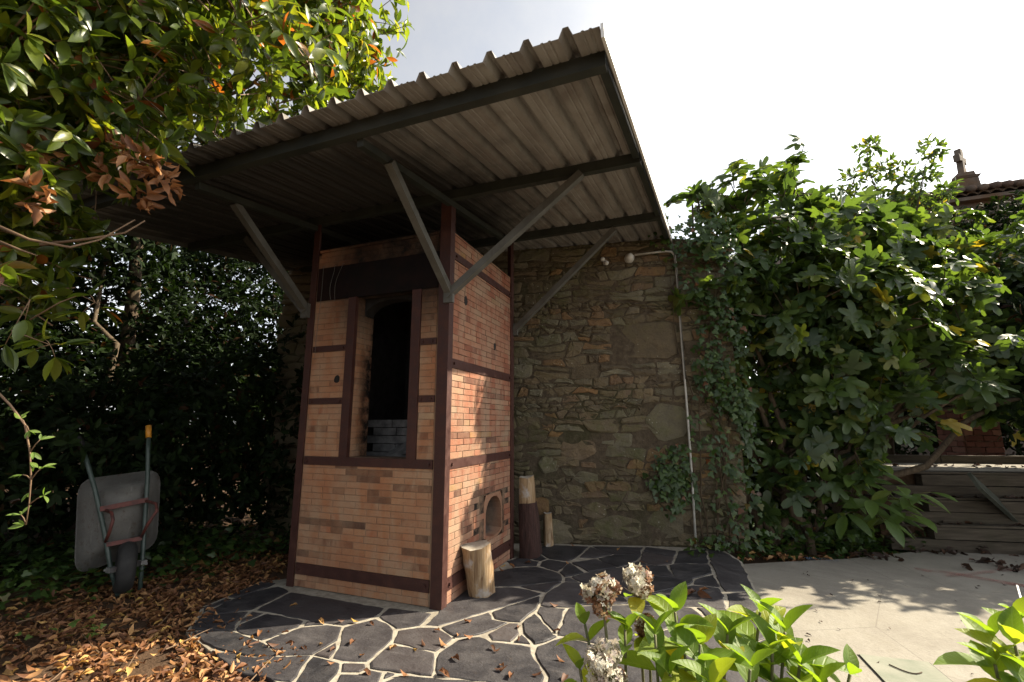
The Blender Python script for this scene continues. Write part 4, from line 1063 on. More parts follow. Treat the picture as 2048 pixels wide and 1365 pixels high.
def ring(c, ax, r, tr, n=28, m=10):
    ax = unit(ax); a = unit(np.cross(ax, [0, 0, 1])); b = np.cross(ax, a); V = []
    for i in range(n):
        t = 2 * math.pi * i / n; rd = math.cos(t) * a + math.sin(t) * b
        for j in range(m):
            u = 2 * math.pi * j / m; V.append(c + rd * (r + tr * math.cos(u)) + ax * tr * 1.25 * math.sin(u))
    mb = MB(); mb.add(V, [(i * m + j, ((i + 1) % n) * m + j, ((i + 1) % n) * m + (j + 1) % m, i * m + (j + 1) % m) for i in range(n) for j in range(m)]); return mb
wheel = ring(wcx, wa, 0.132, 0.046).build('wheel', 'rubber', barrow, True)
MB().tube([wcx - wa * 0.03, wcx + wa * 0.03], 0.09, 16).build('rim', 'barrow_red', wheel, True)
MB().tube([wcx - wa * 0.12, wcx + wa * 0.13], 0.009, 8).build('axle', 'bright_zinc', barrow, True)
for x, y in ((222, 1140), (284, 1126)): MB().box(bp(x, y, 0.02), (0.05, 0.04, 0.035)).build('axle_clamp', 'bright_zinc', barrow)
MB().beam(bp(200, 1019, 0.02), bp(297, 1000, 0.02), 0.035, 0.022, wcn).build('cross_bar', 'barrow_red', barrow)
MB().beam(bp(213, 1090, 0.02), bp(284, 1077, 0.02), 0.03, 0.022, wcn).build('cross_bar', 'barrow_red', barrow)
MB().tube([bp(212, 1021, 0.025), bp(223, 1026, 0.10), bp(226, 1040, 0.14), bp(219, 1064, 0.10), bp(211, 1084, 0.03)], 0.011, 7).build('leg', 'barrow_red', barrow, True)
MB().tube([bp(292, 1002, 0.025), bp(312, 1008, 0.10), bp(314, 1022, 0.14), bp(296, 1048, 0.10), bp(283, 1074, 0.03)], 0.011, 7).build('leg', 'barrow_red', barrow, True)

# ================================================================== timber steps, leaning boards, brick pier
TP = np.array([3.706, 3.157, 0.0]); TN = WN
steps = thing('timber_steps', (4.6, 3.4, -0.05), 'weathered timber plank steps littered with dry leaves behind the patio', 'steps')
def tp(s, z, back): return TP + WU * s - TN * back + np.array([0, 0, z])
for tier in range(3):
    zb = -0.06 + 0.245 * tier; back = 0.14 * tier
    for k in range(2):
        s = -0.30 + 0.07 * tier + (0.4 if k else 0)
        while s < 3.6:
            L = rng.uniform(0.9, 1.3); zc = zb + 0.06 + 0.118 * k
            c = tp(s + L / 2, zc, back + 0.05 + rng.uniform(-0.014, 0.014))
            MB().box(c, (L - 0.008, 0.10, 0.111), Matrix.Rotation(WA + rng.normal() * 0.004, 4, 'Z') @ Matrix.Rotation(rng.normal() * 0.006, 4, 'Y')).build('plank', 'weathered_timber', steps); s += L
    MB().box(tp(1.65, zb + 0.249, back + 0.11), (3.9, 0.2, 0.02), Matrix.Rotation(WA, 4, 'Z')).build('tread', 'weathered_timber', steps)
    MB().box(tp(1.65, zb + 0.11, back + 0.6), (3.9, 0.9, 0.23), Matrix.Rotation(WA, 4, 'Z')).build('fill', 'soil', steps)
ledge = MB().box(tp(1.75, 0.700, 0.93), (4.2, 0.9, 0.03), Matrix.Rotation(WA, 4, 'Z')).build('ledge', 'concrete', kind='structure')
rail = thing('timber_rail', tuple(tp(1.5, 0.725, 1.25)), 'low weathered timber kerb along the back of the pale ledge', 'rail')
for k in range(3): MB().box(tp(0.35 + 1.45 * k, 0.765, 1.24), (1.44, 0.09, 0.095), Matrix.Rotation(WA, 4, 'Z')).build('plank', 'weathered_timber', rail)
tb, bb = np.array([4.30, 3.12, 0.62]), np.array([4.95, 3.0, -0.04])
d_ = ray(1948, 962); tb = CAM + d_ * ((3.16 - CAM[1]) / d_[1]); bb = gnd(2085, 1086, -0.04)
tag(MB().beam(tb, bb, 0.03, 0.19, (0.2, 0.9, 0.5)).build('plank', 'green_grey_board'), 'wide greenish plank leaning diagonally across the timber steps', 'plank')
tag(MB().beam(gnd(1838, 1097, -0.045) + np.array([0, 0, 0.015]), CAM + ray(1778, 1020) * 4.75, 0.02, 0.08, (0.5, -1, 0.4)).build('plank', 'weathered_timber'), 'short grey plank leaning into the leafy shoots at the patio edge', 'plank')
tag(MB().tube([at(2050, 1222, 1.75), at(2042, 1200, 1.85), at(2034, 1172, 1.95)], 0.004, 6).build('cane', 'pale_trim'), 'thin pale cane sticking up at the picture edge over the patio', 'cane')
pc = at(1932, 840, 6.3)
pier = thing('brick_pier', (pc[0], pc[1], 0), 'old red brick pier standing in the shade behind the fig leaves', 'pier')
MB().box((pc[0], pc[1], 1.0), (0.435, 0.435, 2.1), Matrix.Rotation(WA, 4, 'Z')).build('core', 'kiln_mortar', pier)
for k in range(28):
    for side in range(2):
        ax, nr = (WU, WN) if side == 0 else (WN, -WU)
        for u, l in (((-0.11, 0.22), (0.11, 0.22)) if k % 2 else ((-0.165, 0.11), (0, 0.22), (0.165, 0.11))):
            c = np.array([pc[0], pc[1], 0.04 + k * 0.075]) + np.array(ax) * u + np.array(nr) * 0.212
            link('brick', bm_['red_brick'], pier, mat4(ax, -np.array(nr), (0, 0, 1), c, (l - 0.009, 0.04, 0.066)))

# ================================================================== chapel far behind
d_ = ray(1947, 381); CA = CAM + d_ * ((11.5 - CAM[1]) / d_[1]); cd = np.array([1.0, 0, 0]); cg = np.array([0, 1.0, 0])
chapel = thing('chapel', (CA[0], CA[1], 0), 'distant stone chapel with a clay tiled eave beyond the fig', 'chapel')
def cp(u, g, z): return np.array([CA[0], CA[1], 0]) + cd * u + cg * g + np.array([0, 0, z])
ZR = CA[2]; UL, UR = -4.0, 5.5; zb = ZR + 1.6
bx_ = MB(); V = [cp(u, g, z) for u in (UL + .25, UR) for g, z in ((0.3, 0), (8.0, 0), (8.0, ZR - .1), (4.1, zb - .2), (0.3, ZR - .12))]
bx_.add(V, [(0, 1, 2, 3, 4), (9, 8, 7, 6, 5)] + [(i, 5 + i, 5 + (i + 1) % 5, (i + 1) % 5) for i in range(5)]); bx_.build('wall', 'granite', chapel)
MB().box(cp((UL + UR) / 2, 0.19, ZR - .17), (UR - UL - .3, 0.24, 0.09)).build('cornice', 'granite', chapel)
for g0, g1, z0, z1 in ((0.12, 4.1, ZR, zb), (8.2, 4.1, ZR, zb)):
    mb = MB(); V = []; N_ = int((UR - UL) / 0.24) * 4
    for i in range(N_ + 1):
        u = UL + (UR - UL) * i / N_; h = (0.0, 0.05, 0.07, 0.05)[i % 4]; V += [cp(u, g0, z0 + h - .04), cp(u, g1, z1 + h - .04)]
    mb.add(V, [(2 * i, 2 * i + 2, 2 * i + 3, 2 * i + 1) for i in range(N_)]); o = mb.build('roof', 'clay_tile', chapel); q = o.modifiers.new('t', 'SOLIDIFY'); q.thickness = 0.04
for k in range(int((UR - UL) / 0.24)):
    u = UL + 0.12 + 0.24 * k; MB().tube([cp(u, -0.05 + rng.normal() * .02, ZR + .03), cp(u, 0.45, ZR + .22)], [0.085, 0.075], 8).build('eave_tile', 'clay_tile', chapel, True)
for k in range(22): MB().tube([cp(UL + k * 0.42, 4.1, zb + 0.03), cp(UL + k * 0.42 + .47, 4.1, zb)], [0.13, 0.15], 8).build('ridge_tile', 'clay_tile', chapel, True)
fin = thing('stone_cross', tuple(cp(0.0, 0.32, CA[2] + .1)), 'weathered stone cross on a stepped pedestal atop the chapel eave', 'cross')
fb_ = cp(0.0, 0.32, CA[2] + 0.16)
FS = 0.74
def blk(z0, z1, w0, w1):
    mb = MB(); V = [fb_ + FS * (cd * a * w / 2 + cg * b * w / 2 + np.array([0, 0, z])) for z, w in ((z0, w0), (z1, w1)) for a, b in ((-1, -1), (1, -1), (1, 1), (-1, 1))]
    mb.add(V, [(3, 2, 1, 0), (4, 5, 6, 7)] + [(i, (i + 1) % 4, 4 + (i + 1) % 4, 4 + i) for i in range(4)]); return mb
blk(-0.15, 0.34, 0.62, 0.56).build('pedestal', 'granite', fin); blk(0.335, 0.41, 0.60, 0.70).build('cornice', 'granite', fin); blk(0.405, 0.60, 0.50, 0.44).build('cap', 'granite', fin)
mb = MB(); FS = 0.82; wd = unit(RT * 0.85 + np.array([FW[0], FW[1], 0]) * 0.5)
sh_ = [(-0.12, 0.56), (0.12, 0.56), (0.085, 0.98), (0.27, 0.93), (0.31, 1.16), (0.10, 1.13), (0.12, 1.40), (-0.12, 1.40), (-0.10, 1.13), (-0.31, 1.16), (-0.27, 0.93), (-0.085, 0.98)]
td = np.cross(wd, [0, 0, 1]); V = [fb_ + FS * (wd * a + td * t + np.array([0, 0, z])) for t in (-0.08, 0.08) for a, z in sh_]; k = len(sh_)
tri_ = [(0, 1, 2, 11), (11, 2, 5, 8), (2, 3, 4, 5), (8, 9, 10, 11), (8, 5, 6, 7)]
mb.add(V, [q[::-1] for q in tri_] + [tuple(a + k for a in q) for q in tri_] + [(i, (i + 1) % k, k + (i + 1) % k, k + i) for i in range(k)]); mb.build('cross', 'granite', fin)

# ================================================================== trees and shrubs
def clear_of_roof(P):
    zr = 2.905 + RS * P[:, 1]
    inside = (P[:, 0] > XL - 0.06) & (P[:, 0] < XR + 0.1) & (P[:, 1] > YF - 0.08) & (P[:, 1] < YB + 0.2) & (P[:, 2] < zr + 0.16)
    inside &= ~((P[:, 0] < -1.75) & (P[:, 1] > 0.45) & (P[:, 2] < 2.6)) & ~((P[:, 0] < -2.3) & (P[:, 2] < 2.3))
    near = ((P - CAM) @ FW < 1.7) & (np.linalg.norm(P - CAM, axis=1) < 1.9)
    wallz = (np.abs((P - W0) @ WN + 0.2) < 0.34) & ((P - W0) @ WU > S0 - .05) & ((P - W0) @ WU < S1) & (P[:, 2] < WH)
    return ~inside & ~near & ~wallz
def crown(root, fr, templs, mat, n_single, name='leaf'):
    m = nearest_mask(fr, n_single)
    big, rest_ = sub(fr, m), sub(fr, ~m)
    k = rng.integers(0, len(templs), len(big[1]))
    for i, t in enumerate(templs): single_leaves(t, sub(big, k == i), mat, root, name)
    k = rng.integers(0, len(templs), len(rest_[1]))
    for i, t in enumerate(templs): cloud('crown', t, sub(rest_, k == i), mat, root, kind='stuff')

# ---- fig tree over the wall end
fb0 = np.array([2.45, 3.05, -0.09])
fig = thing('fig_tree', tuple(fb0), 'large fig tree with big lobed leaves spilling over beside the stone wall', 'tree')
FB = [(at(1385, 410, 5.2), .34), (at(1480, 400, 5.3), .42), (at(1590, 380, 5.5), .50), (at(1530, 500, 5.2), .62), (at(1660, 470, 5.4), .62), (at(1750, 460, 5.7), .5), (at(1470, 600, 5.3), .52), (at(1600, 620, 4.9), .65),
      (at(1720, 620, 4.9), .7), (at(1840, 600, 5.1), .6), (at(1660, 760, 4.8), .6), (at(1780, 730, 4.7), .5), (at(1900, 720, 4.8), .45), (at(1480, 760, 5.2), .45), (at(1570, 830, 5.0), .42), (at(1440, 880, 5.0), .33),
      (at(1500, 920, 5.0), .35), (at(1690, 860, 4.8), .35), (at(1960, 780, 4.7), .28), (at(1860, 480, 5.9), .5), (at(1980, 560, 5.9), .6), (at(2080, 640, 5.6), .6), (at(2120, 480, 6.2), .7), (at(2200, 620, 5.4), .7), (at(2300, 700, 5.2), .7), (at(1450, 960, 4.9), .28), (at(1560, 915, 4.75), .32), (at(1640, 900, 4.7), .28), (at(1520, 1000, 4.95), .22), (at(1620, 980, 4.9), .22), (at(1740, 860, 4.65), .24), (at(1410, 520, 5.0), .3), (at(1420, 640, 4.95), .26), (at(1430, 760, 4.9), .26), (at(1400, 840, 4.85), .18), (at(1550, 720, 4.9), .45), (at(1650, 560, 5.0), .5), (at(1780, 520, 5.3), .5), (at(1500, 560, 5.0), .4), (at(1900, 610, 5.3), .5), (at(1970, 680, 5.2), .45), (at(2030, 500, 5.8), .5), (at(1935, 800, 5.3), .3), (at(2015, 840, 5.2), .3), (at(2000, 730, 5.2), .4), (at(2060, 780, 5.2), .35), (at(1850, 800, 5.2), .3), (at(1640, 950, 4.6), .22), (at(1580, 985, 4.65), .22), (at(1720, 925, 4.5), .2), (at(1780, 885, 4.5), .22), (at(1850, 865, 4.6), .22), (at(1500, 1020, 4.75), .2), (at(1410, 600, 4.85), .2)]
ffr, fP, fD = rosettes([(c, (r, r * .9, r * .85)) for c, r in FB], 82, (0.13, 0.25), (3, 5), 0.45, 0.45, (45, 95), clear_of_roof, 0.15)
crown(fig, ffr, ['fig', 'fig_b', 'fig_c'], 'fig_leaf', 299)
twigs('twigs', fP[::2], fD[::2], 0.24, 0.008, 'bark', fig, kind='stuff')
for i, (c, r) in enumerate(FB):
    if i % 2: continue
    a = fb0 + np.array([rng.normal() * 0.15, rng.normal() * 0.12, 0.0]); mid = a + (c - a) * 0.45 + np.array([0, 0, 0.35])
    P1, r1 = limb(a, mid, 0.045, 0.028, seg=6); P2, r2 = limb(mid, c, 0.028, 0.010, seg=6)
    MB().tube(np.concatenate([P1, P2[1:]]), np.concatenate([r1, r2[1:]]), 7).build('branch' if i else 'trunk', 'bark', fig, True)

# ---- tall thin sprays above the fig (another shrub behind it)
spr = thing('tall_shrub', tuple(at(1760, 900, 6.6) * np.array([1, 1, 0])), 'thin airy shrub with upright sprays rising above the fig into the sky', 'shrub')
SP = []
for x, y in [(1735, 290), (1760, 330), (1700, 350), (1800, 345), (1865, 290), (1850, 340), (1890, 380), (1680, 395), (1830, 390), (1780, 400), (1720, 420)]:
    tip = at(x, y, 6.6 + rng.normal() * 0.15); base = at(1770 + (x - 1770) * 0.3, 520, 6.7); P1, r1 = limb(base, tip, 0.014, 0.004, seg=6, wob=0.03)
    MB().tube(P1, r1, 5).build('stem', 'bark', spr, True); SP += [(tip + np.array([0, 0, -.05]), .17, 2.0), (P1[4], .14, 1.4), (P1[3], .15, 1.0)]
sfr, sP, sD = rosettes(SP, 520, (0.08, 0.125), (3, 5), 0.7, 0.1, (30, 80))
k_ = nearest_mask(sfr, 120, 14); single_leaves('laurel', sub(sfr, k_), 'fig_leaf', spr); cloud('crown', 'laurel', sub(sfr, ~k_), 'fig_leaf', spr, kind='stuff')
MB().tube([at(1770, 905, 6.7) * np.array([1, 1, 0]) + np.array([0, 0, -.1]), at(1770, 700, 6.7), at(1770, 520, 6.7)], [.05, .04, .02], 7).build('stem', 'bark', spr, True)

# ---- dark evergreen mass behind the fig and terrace
def bush(name, label, blobs, dens, leaf, templ, mat, base, n_single=0, group=None, **kw):
    t = thing(name, base, label, 'bush' if name.endswith('bush') else 'tree' if name.endswith('tree') else 'hedge', group)
    fr, P, D = rosettes(blobs, dens, leaf, keep=clear_of_roof, **kw)
    crown(t, fr, templ if isinstance(templ, list) else [templ], mat, n_single)
    for i, b in enumerate(blobs):
        if (i % 2 == 0 or len(blobs) < 5) and np.max(b[1]) > 0.55 and np.min(b[0][0] - cam.location[0]) < 99 and name != 'dark_hedge':
            c = np.array(b[0]); a = np.array(base) + np.array([(c[0] - base[0]) * 0.5, (c[1] - base[1]) * 0.5, 0]); P1, r1 = limb(a, c, 0.05, 0.015, wob=0.05); MB().tube(P1, r1, 6).build('trunk' if i == 0 else 'branch', 'bark', t, True)
    return t
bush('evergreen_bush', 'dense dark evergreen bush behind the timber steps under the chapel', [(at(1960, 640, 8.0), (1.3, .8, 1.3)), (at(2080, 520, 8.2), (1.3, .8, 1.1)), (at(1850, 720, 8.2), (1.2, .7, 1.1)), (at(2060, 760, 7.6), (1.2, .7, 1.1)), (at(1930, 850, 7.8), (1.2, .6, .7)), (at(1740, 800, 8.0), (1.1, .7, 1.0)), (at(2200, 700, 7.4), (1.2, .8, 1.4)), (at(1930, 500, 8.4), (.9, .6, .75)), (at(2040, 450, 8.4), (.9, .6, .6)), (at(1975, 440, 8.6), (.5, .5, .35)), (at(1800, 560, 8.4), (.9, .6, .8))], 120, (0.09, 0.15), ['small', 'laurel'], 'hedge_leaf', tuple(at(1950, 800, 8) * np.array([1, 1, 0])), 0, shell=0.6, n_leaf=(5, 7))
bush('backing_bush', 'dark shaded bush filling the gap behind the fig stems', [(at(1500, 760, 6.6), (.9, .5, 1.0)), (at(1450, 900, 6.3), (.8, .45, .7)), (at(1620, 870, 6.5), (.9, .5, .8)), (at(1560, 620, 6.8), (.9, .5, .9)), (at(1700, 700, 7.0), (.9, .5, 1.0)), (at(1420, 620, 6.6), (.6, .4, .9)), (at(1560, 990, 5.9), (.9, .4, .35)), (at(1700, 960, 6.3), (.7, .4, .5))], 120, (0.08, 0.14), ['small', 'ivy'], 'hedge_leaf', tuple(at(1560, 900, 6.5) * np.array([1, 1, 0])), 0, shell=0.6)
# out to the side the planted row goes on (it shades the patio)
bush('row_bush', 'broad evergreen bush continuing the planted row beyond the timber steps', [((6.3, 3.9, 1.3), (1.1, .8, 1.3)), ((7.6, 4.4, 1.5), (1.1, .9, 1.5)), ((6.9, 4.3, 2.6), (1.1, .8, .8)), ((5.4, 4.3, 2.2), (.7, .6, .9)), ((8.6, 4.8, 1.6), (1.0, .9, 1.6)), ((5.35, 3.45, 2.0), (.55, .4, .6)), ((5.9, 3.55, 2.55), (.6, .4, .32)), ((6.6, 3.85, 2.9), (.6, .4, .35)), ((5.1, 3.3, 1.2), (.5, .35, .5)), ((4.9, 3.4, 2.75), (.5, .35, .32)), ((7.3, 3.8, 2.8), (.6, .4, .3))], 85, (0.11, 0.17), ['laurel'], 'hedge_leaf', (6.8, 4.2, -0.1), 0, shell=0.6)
# ---- leafy shoots at the patio edge
sht = thing('leafy_shoots', tuple(gnd(1760, 1085, -0.09)), 'young shoots with long bright green leaflets at the patio edge below the fig', 'plant')
b0 = gnd(1735, 1088, -0.09); Pq, Aq, Nq, Sq = [], [], [], []
for (x, y, dp) in [(1665, 985, 4.55), (1700, 950, 4.5), (1760, 930, 4.45), (1740, 1000, 4.4), (1800, 975, 4.35), (1860, 985, 4.3), (1830, 1030, 4.3), (1770, 1040, 4.3), (1690, 1030, 4.45), (1720, 905, 4.7)]:
    tip = at(x, y, dp); P1, r1 = limb(b0, tip, 0.010, 0.004, seg=8, wob=0.02, sag=0.12); MB().tube(P1, r1, 5).build('stem', 'green_stem', sht, True)
    d = unit(P1[-1] - P1[-3]); sd = unit(np.cross(d, [0, 0, 1]))
    for q, s_ in ((-1, 0), (-2, 1), (-2, -1), (-3, 1), (-3, -1), (-4, 1), (-4, -1)):
        Pq.append(P1[q]); Aq.append(d * (1.0 if s_ == 0 else 0.45) + sd * s_ * 0.9 + np.array([0, 0, -0.45]) + rng.normal(size=3) * 0.12); Nq.append(np.array([0, 0, 1]) - WN * -0.4 + rng.normal(size=3) * 0.2); Sq.append(rng.uniform(0.19, 0.31))
lf = frames(np.array(Pq), np.array(Aq), np.array(Nq), np.array(Sq))
single_leaves('laurel', lf, 'shoot_leaf', sht)

# ---- ivy on the wall
ivy = thing('ivy', tuple(wallp(0.95, 0, 0.1)), 'ivy climbing the end of the stone wall beside the white conduit', 'ivy')
def ivy_patch(n, s0, s1, z0, z1, hmax, f):
    s, z = rng.uniform(s0, s1, n), rng.uniform(z0, z1, n); m = f(s, z) > rng.random(n); s, z = s[m], z[m]
    h = 0.04 + hmax * rng.random(len(s)) ** 1.5
    P = np.array([wallp(a, b, c) for a, b, c in zip(s, z, h)])
    ax = np.array([0, 0, -0.8]) + WU * rng.normal(size=(len(s), 1)) * 0.7 + WN * 0.35; nr = WN + np.array([0, 0, 0.5]) + rng.normal(size=(len(s), 3)) * 0.45
    return frames(P, ax, nr, rng.uniform(0.035, 0.075, len(s)))
fr1 = ivy_patch(4600, 0.60, 1.28, 0.0, 3.35, 0.22, lambda s, z: np.clip((s - 0.68 - 0.07 * np.sin(z * 4)) * 3.0, 0, 1) * np.clip(0.15 + 0.9 * np.sin(z * 5.1 + s * 6) * np.sin(z * 2.3 + 1.2 + s * 3) + 0.35 * (z > 1.6), 0.16, 1))
fr2 = ivy_patch(700, 0.15, 0.72, 0.28, 1.0, 0.08, lambda s, z: np.clip(1.25 - np.hypot((s - 0.52) / 0.26, (z - 0.66) / 0.32), 0, 1))
fr3 = ivy_patch(500, 0.3, 1.2, 2.95, 3.45, 0.15, lambda s, z: np.clip((s - 0.35) * 1.1, 0, 0.7))
fra = tuple(np.concatenate(a) for a in zip(fr1, fr2, fr3))
crown(ivy, fra, ['ivy'], 'ivy_leaf', 290)
for k in range(6):
    s = rng.uniform(0.75, 1.15); z = 0.0; P = []
    while z < 3.2: P.append(wallp(s, z, 0.05)); z += 0.25; s = np.clip(s + rng.normal() * 0.05, 0.6, 1.2)
    MB().tube(P, np.linspace(0.009, 0.003, len(P)), 5).build('stem', 'bark', ivy, True)

# ---- undergrowth at the foot of wall and fig
def ground_leaves(name, n, x0, x1, y0, y1, templ, mat, size, f, zoff=0.02, tilt=0.5, label=None, lift=0.0):
    x, y = rng.uniform(x0, x1, n), rng.uniform(y0, y1, n); m = f(x, y) > rng.random(n); x, y = x[m], y[m]
    P = np.stack([x, y, np.maximum(ground_h(x, y), np.where((x > 1.9) & (y < 2.5), ZC, -9)) + zoff + lift * rng.random(len(x)) ** 1.5], -1)
    a = rng.uniform(0, 2 * math.pi, len(x)); ax = np.stack([np.cos(a), np.sin(a), rng.normal(size=len(x)) * tilt * 0.6], -1)
    nr = np.array([0, 0, 1.0]) + rng.normal(size=(len(x), 3)) * tilt
    return cloud(name, templ, frames(P, ax, nr, rng.uniform(*size, len(x))), mat, None, kind='stuff', label=label)
bush('ivy_bush', 'low mound of ivy and weeds round the fig stems', [(at(1450, 1040, 5.0), (.35, .22, .28)), (at(1530, 1045, 4.9), (.4, .22, .28)), (at(1610, 1050, 4.75), (.35, .2, .26)), (at(1680, 1060, 4.6), (.3, .18, .22)), (at(1400, 1000, 4.95), (.16, .12, .35))], 900, (0.045, 0.08), ['ivy'], 'ivy_leaf', tuple(gnd(1530, 1070, -.1)), 120, shell=0.5, n_leaf=(4, 6))
edge = lambda x: 1.98 + (x - 1.9) * 0.58
ground_leaves('undergrowth', 5000, 1.5, 4.2, 1.9, 3.6, 'ivy', 'ivy_leaf', (0.04, 0.08), lambda x, y: np.clip((y - edge(x) - 0.05) * 4, 0, 1) * (((x - W0[0]) * WN[0] + (y - W0[1]) * WN[1] > 0.02) | (x > 2.1)), 0.02, 0.5, 'low ivy and weeds under the fig', 0.22)
ground_leaves('leaf_litter', 900, 1.4, 4.2, 1.85, 3.3, 'dry', 'dry_leaf', (0.05, 0.09), lambda x, y: np.clip((y - edge(x) + 0.10) * 4, 0, 1) * (y < edge(x) + 0.7), 0.012, 0.5, 'dry leaves gathered along the patio edge')
rk = MB(); c_ = gnd(1440, 1092, -0.05)
V = [c_ + np.array([0.13 * math.cos(t) * math.cos(p), 0.08 * math.sin(t) * math.cos(p), 0.05 * math.sin(p)]) * rng.uniform(.85, 1.15) + np.array([0, 0, .02]) for p in np.linspace(-1.2, 1.2, 5) for t in np.linspace(0, 2 * math.pi, 11)[:-1]]
rk.add(V, [(k * 10 + j, k * 10 + (j + 1) % 10, (k + 1) * 10 + (j + 1) % 10, (k + 1) * 10 + j) for k in range(4) for j in range(10)] + [tuple(range(40, 50))])
tag(rk.build('rock', 'joint_mortar', smooth=True), 'pale flat rock beside the foot of the white conduit', 'rock')

# ---- laurel tree at the left
lt0 = np.array([-5.3, 1.0, 0.05])
laurel = thing('laurel_tree', tuple(lt0), 'large evergreen laurel overhanging the canopy with sunlit yellow green leaves', 'tree')
LB = [(at(600, 110, 2.75), .30), (at(480, 60, 2.7), .38), (at(540, 190, 2.8), .26), (at(400, 150, 2.7), .36), (at(440, 265, 2.75), .22), (at(300, 60, 2.6), .42), (at(280, 200, 2.5), .36), (at(150, 130, 2.4), .42), (at(60, 280, 2.3), .40), (at(180, 330, 2.5), .26), (at(30, 80, 2.2), .4), (at(340, 290, 2.75), .2), (at(80, 430, 2.5), .24),
      (at(660, 40, 4.4), (.7, .6, .7)), (at(690, 150, 4.8), (.55, .5, .5)), (at(600, 30, 3.8), .6), (at(560, -60, 3.4), .6), (at(620, 220, 4.6), (.5, .45, .3)), (at(380, -40, 3.2), .6), (at(200, -40, 3.0), .7), (at(470, 300, 4.0), (.5, .4, .3)), (at(100, 40, 3.6), .8), (at(250, 220, 3.8), .7), (at(60, 300, 3.6), .6), (at(120, 460, 2.7), .28), (at(40, 520, 2.6), .25), (at(200, 420, 2.9), .25), (at(150, 560, 3.0), .3), (at(60, 620, 2.8), .25), (at(-60, 200, 2.2), .5), (at(-80, 450, 2.3), .45), (at(320, -120, 2.6), .6), (at(120, -150, 2.4), .7)]
lfr, lP, lD = rosettes([(c, r) for c, r in LB], 215, (0.075, 0.15), (5, 8), 0.35, 0.3, (40, 90), clear_of_roof, 0.12)
crown(laurel, lfr, ['laurel', 'laurel_b'], 'laurel_leaf', 299)
twigs('twigs', lP[::2], lD[::2], 0.22, 0.005, 'twig', laurel, kind='stuff')
for i, (c, r) in enumerate(LB):
    m1 = np.array([-4.9 + rng.normal() * .1, 0.5 + rng.normal() * .2, 4.0]); P2, r2 = limb(m1, c, 0.030, 0.009, seg=7, wob=0.05)
    if i in (2, 5, 8, 10, 15, 19, 21, 23) and clear_of_roof(P2).all(): MB().tube(P2, r2, 6).build('branch', 'twig', laurel, True)
P1, r1 = limb((-5.3, 1.0, -.05), (-4.9, 0.6, 4.2), 0.10, 0.06, seg=7, wob=0.03); MB().tube(P1, r1, 9).build('trunk', 'bark', laurel, True)
# hanging bunch of dead leaves
db = thing('dead_leaf_spray', tuple(at(290, 340, 2.42)), 'spray of curled brown dead leaves hanging at the canopy corner', 'leaves')
dfr, dP, dD = rosettes([(at(290, 315, 2.40), (.10, .10, .10)), (at(320, 360, 2.42), (.07, .07, .07)), (at(285, 395, 2.40), (.11, .08, .05)), (at(215, 345, 2.38), (.05, .05, .05)), (at(90, 300, 2.2), (.05, .05, .08)), (at(60, 390, 2.1), (.06, .06, .1))], 3800, (0.055, 0.10), (3, 4), -0.6, 0.1, (20, 80))
for tname, sel in (('dry', 0), ('dry_b', 1)): single_leaves(tname, sub(dfr, np.arange(len(dfr[1])) % 2 == sel), 'sunlit_russet_leaf', db)
P1, _ = limb(at(150, 270, 2.5), at(300, 330, 2.4), .006, .003, seg=6); MB().tube(P1, 0.004, 5).build('stem', 'twig', db, True)
# bare twigs crossing below the crown
for i, (pts, lab) in enumerate([([(-10, 450, 1.9), (60, 480, 1.95), (140, 495, 2.0), (200, 480, 2.1), (270, 440, 2.2)], 'bare brown twig below the laurel crown, bending up towards the canopy'), ([(-10, 480, 2.0), (40, 500, 2.0), (75, 512, 2.05)], 'short bare twig at the picture edge under the laurel'), ([(80, 490, 2.1), (180, 478, 2.15), (250, 466, 2.2), (290, 442, 2.25)], 'thin bare twig running under the canopy corner')]):
    tag(MB().tube([at(*p) for p in pts], np.linspace(.007, .003, len(pts)), 6).build('twig', 'twig', smooth=True), lab, 'twig', 'bare twigs')
# bright sprigs in the sun at the left edge
def sprig(label, stem, tips, leaf, mat='sprig_leaf', templ='laurel', nl=(4, 6), name='leafy_sprig'):
    t = thing(name, tuple(at(*stem[0])), label, 'sprig', 'sunlit sprigs')
    P = np.array([at(*p) for p in stem]); MB().tube(P, np.linspace(.0032, .0014, len(P)), 6).build('stem', 'twig', t, True)
    A, B_, C_, D_ = [], [], [], []
    for x, y, dp in tips:
        c = at(x, y, dp); i = np.argmin(((P - c) ** 2).sum(1)); d = unit(c - P[i] + np.array([0, 0, 1e-3]))
        if np.linalg.norm(c - P[i]) > .02: MB().tube([P[i], (P[i] + c) / 2 + np.array([0, 0, .004]), c], [.0018, .0015, .0012], 5).build('stem', 'twig', t, True)
        for k in range(rng.integers(*nl)):
            s = unit(np.cross(d, rng.normal(size=3))); A.append(c); B_.append(d * .6 + s * .8 + np.array([0, 0, -.1])); C_.append(np.array([0.3, -.4, 1]) + rng.normal(size=3) * .35); D_.append(rng.uniform(*leaf))
    single_leaves(templ, frames(np.array(A), np.array(B_), np.array(C_), np.array(D_)), mat, t)
sprig('long trailing sprig with small bright leaves hanging at the picture edge', [(-20, 770, 1.30), (20, 810, 1.30), (50, 850, 1.30), (60, 905, 1.30), (62, 960, 1.30), (58, 1010, 1.30), (52, 1050, 1.30)], [(42, 838, 1.3), (58, 862, 1.3), (66, 905, 1.3), (80, 880, 1.3), (85, 935, 1.3), (45, 950, 1.3), (60, 985, 1.3), (88, 992, 1.3), (42, 1030, 1.3), (50, 1050, 1.3), (60, 925, 1.29)], (.018, .034), nl=(3, 5))
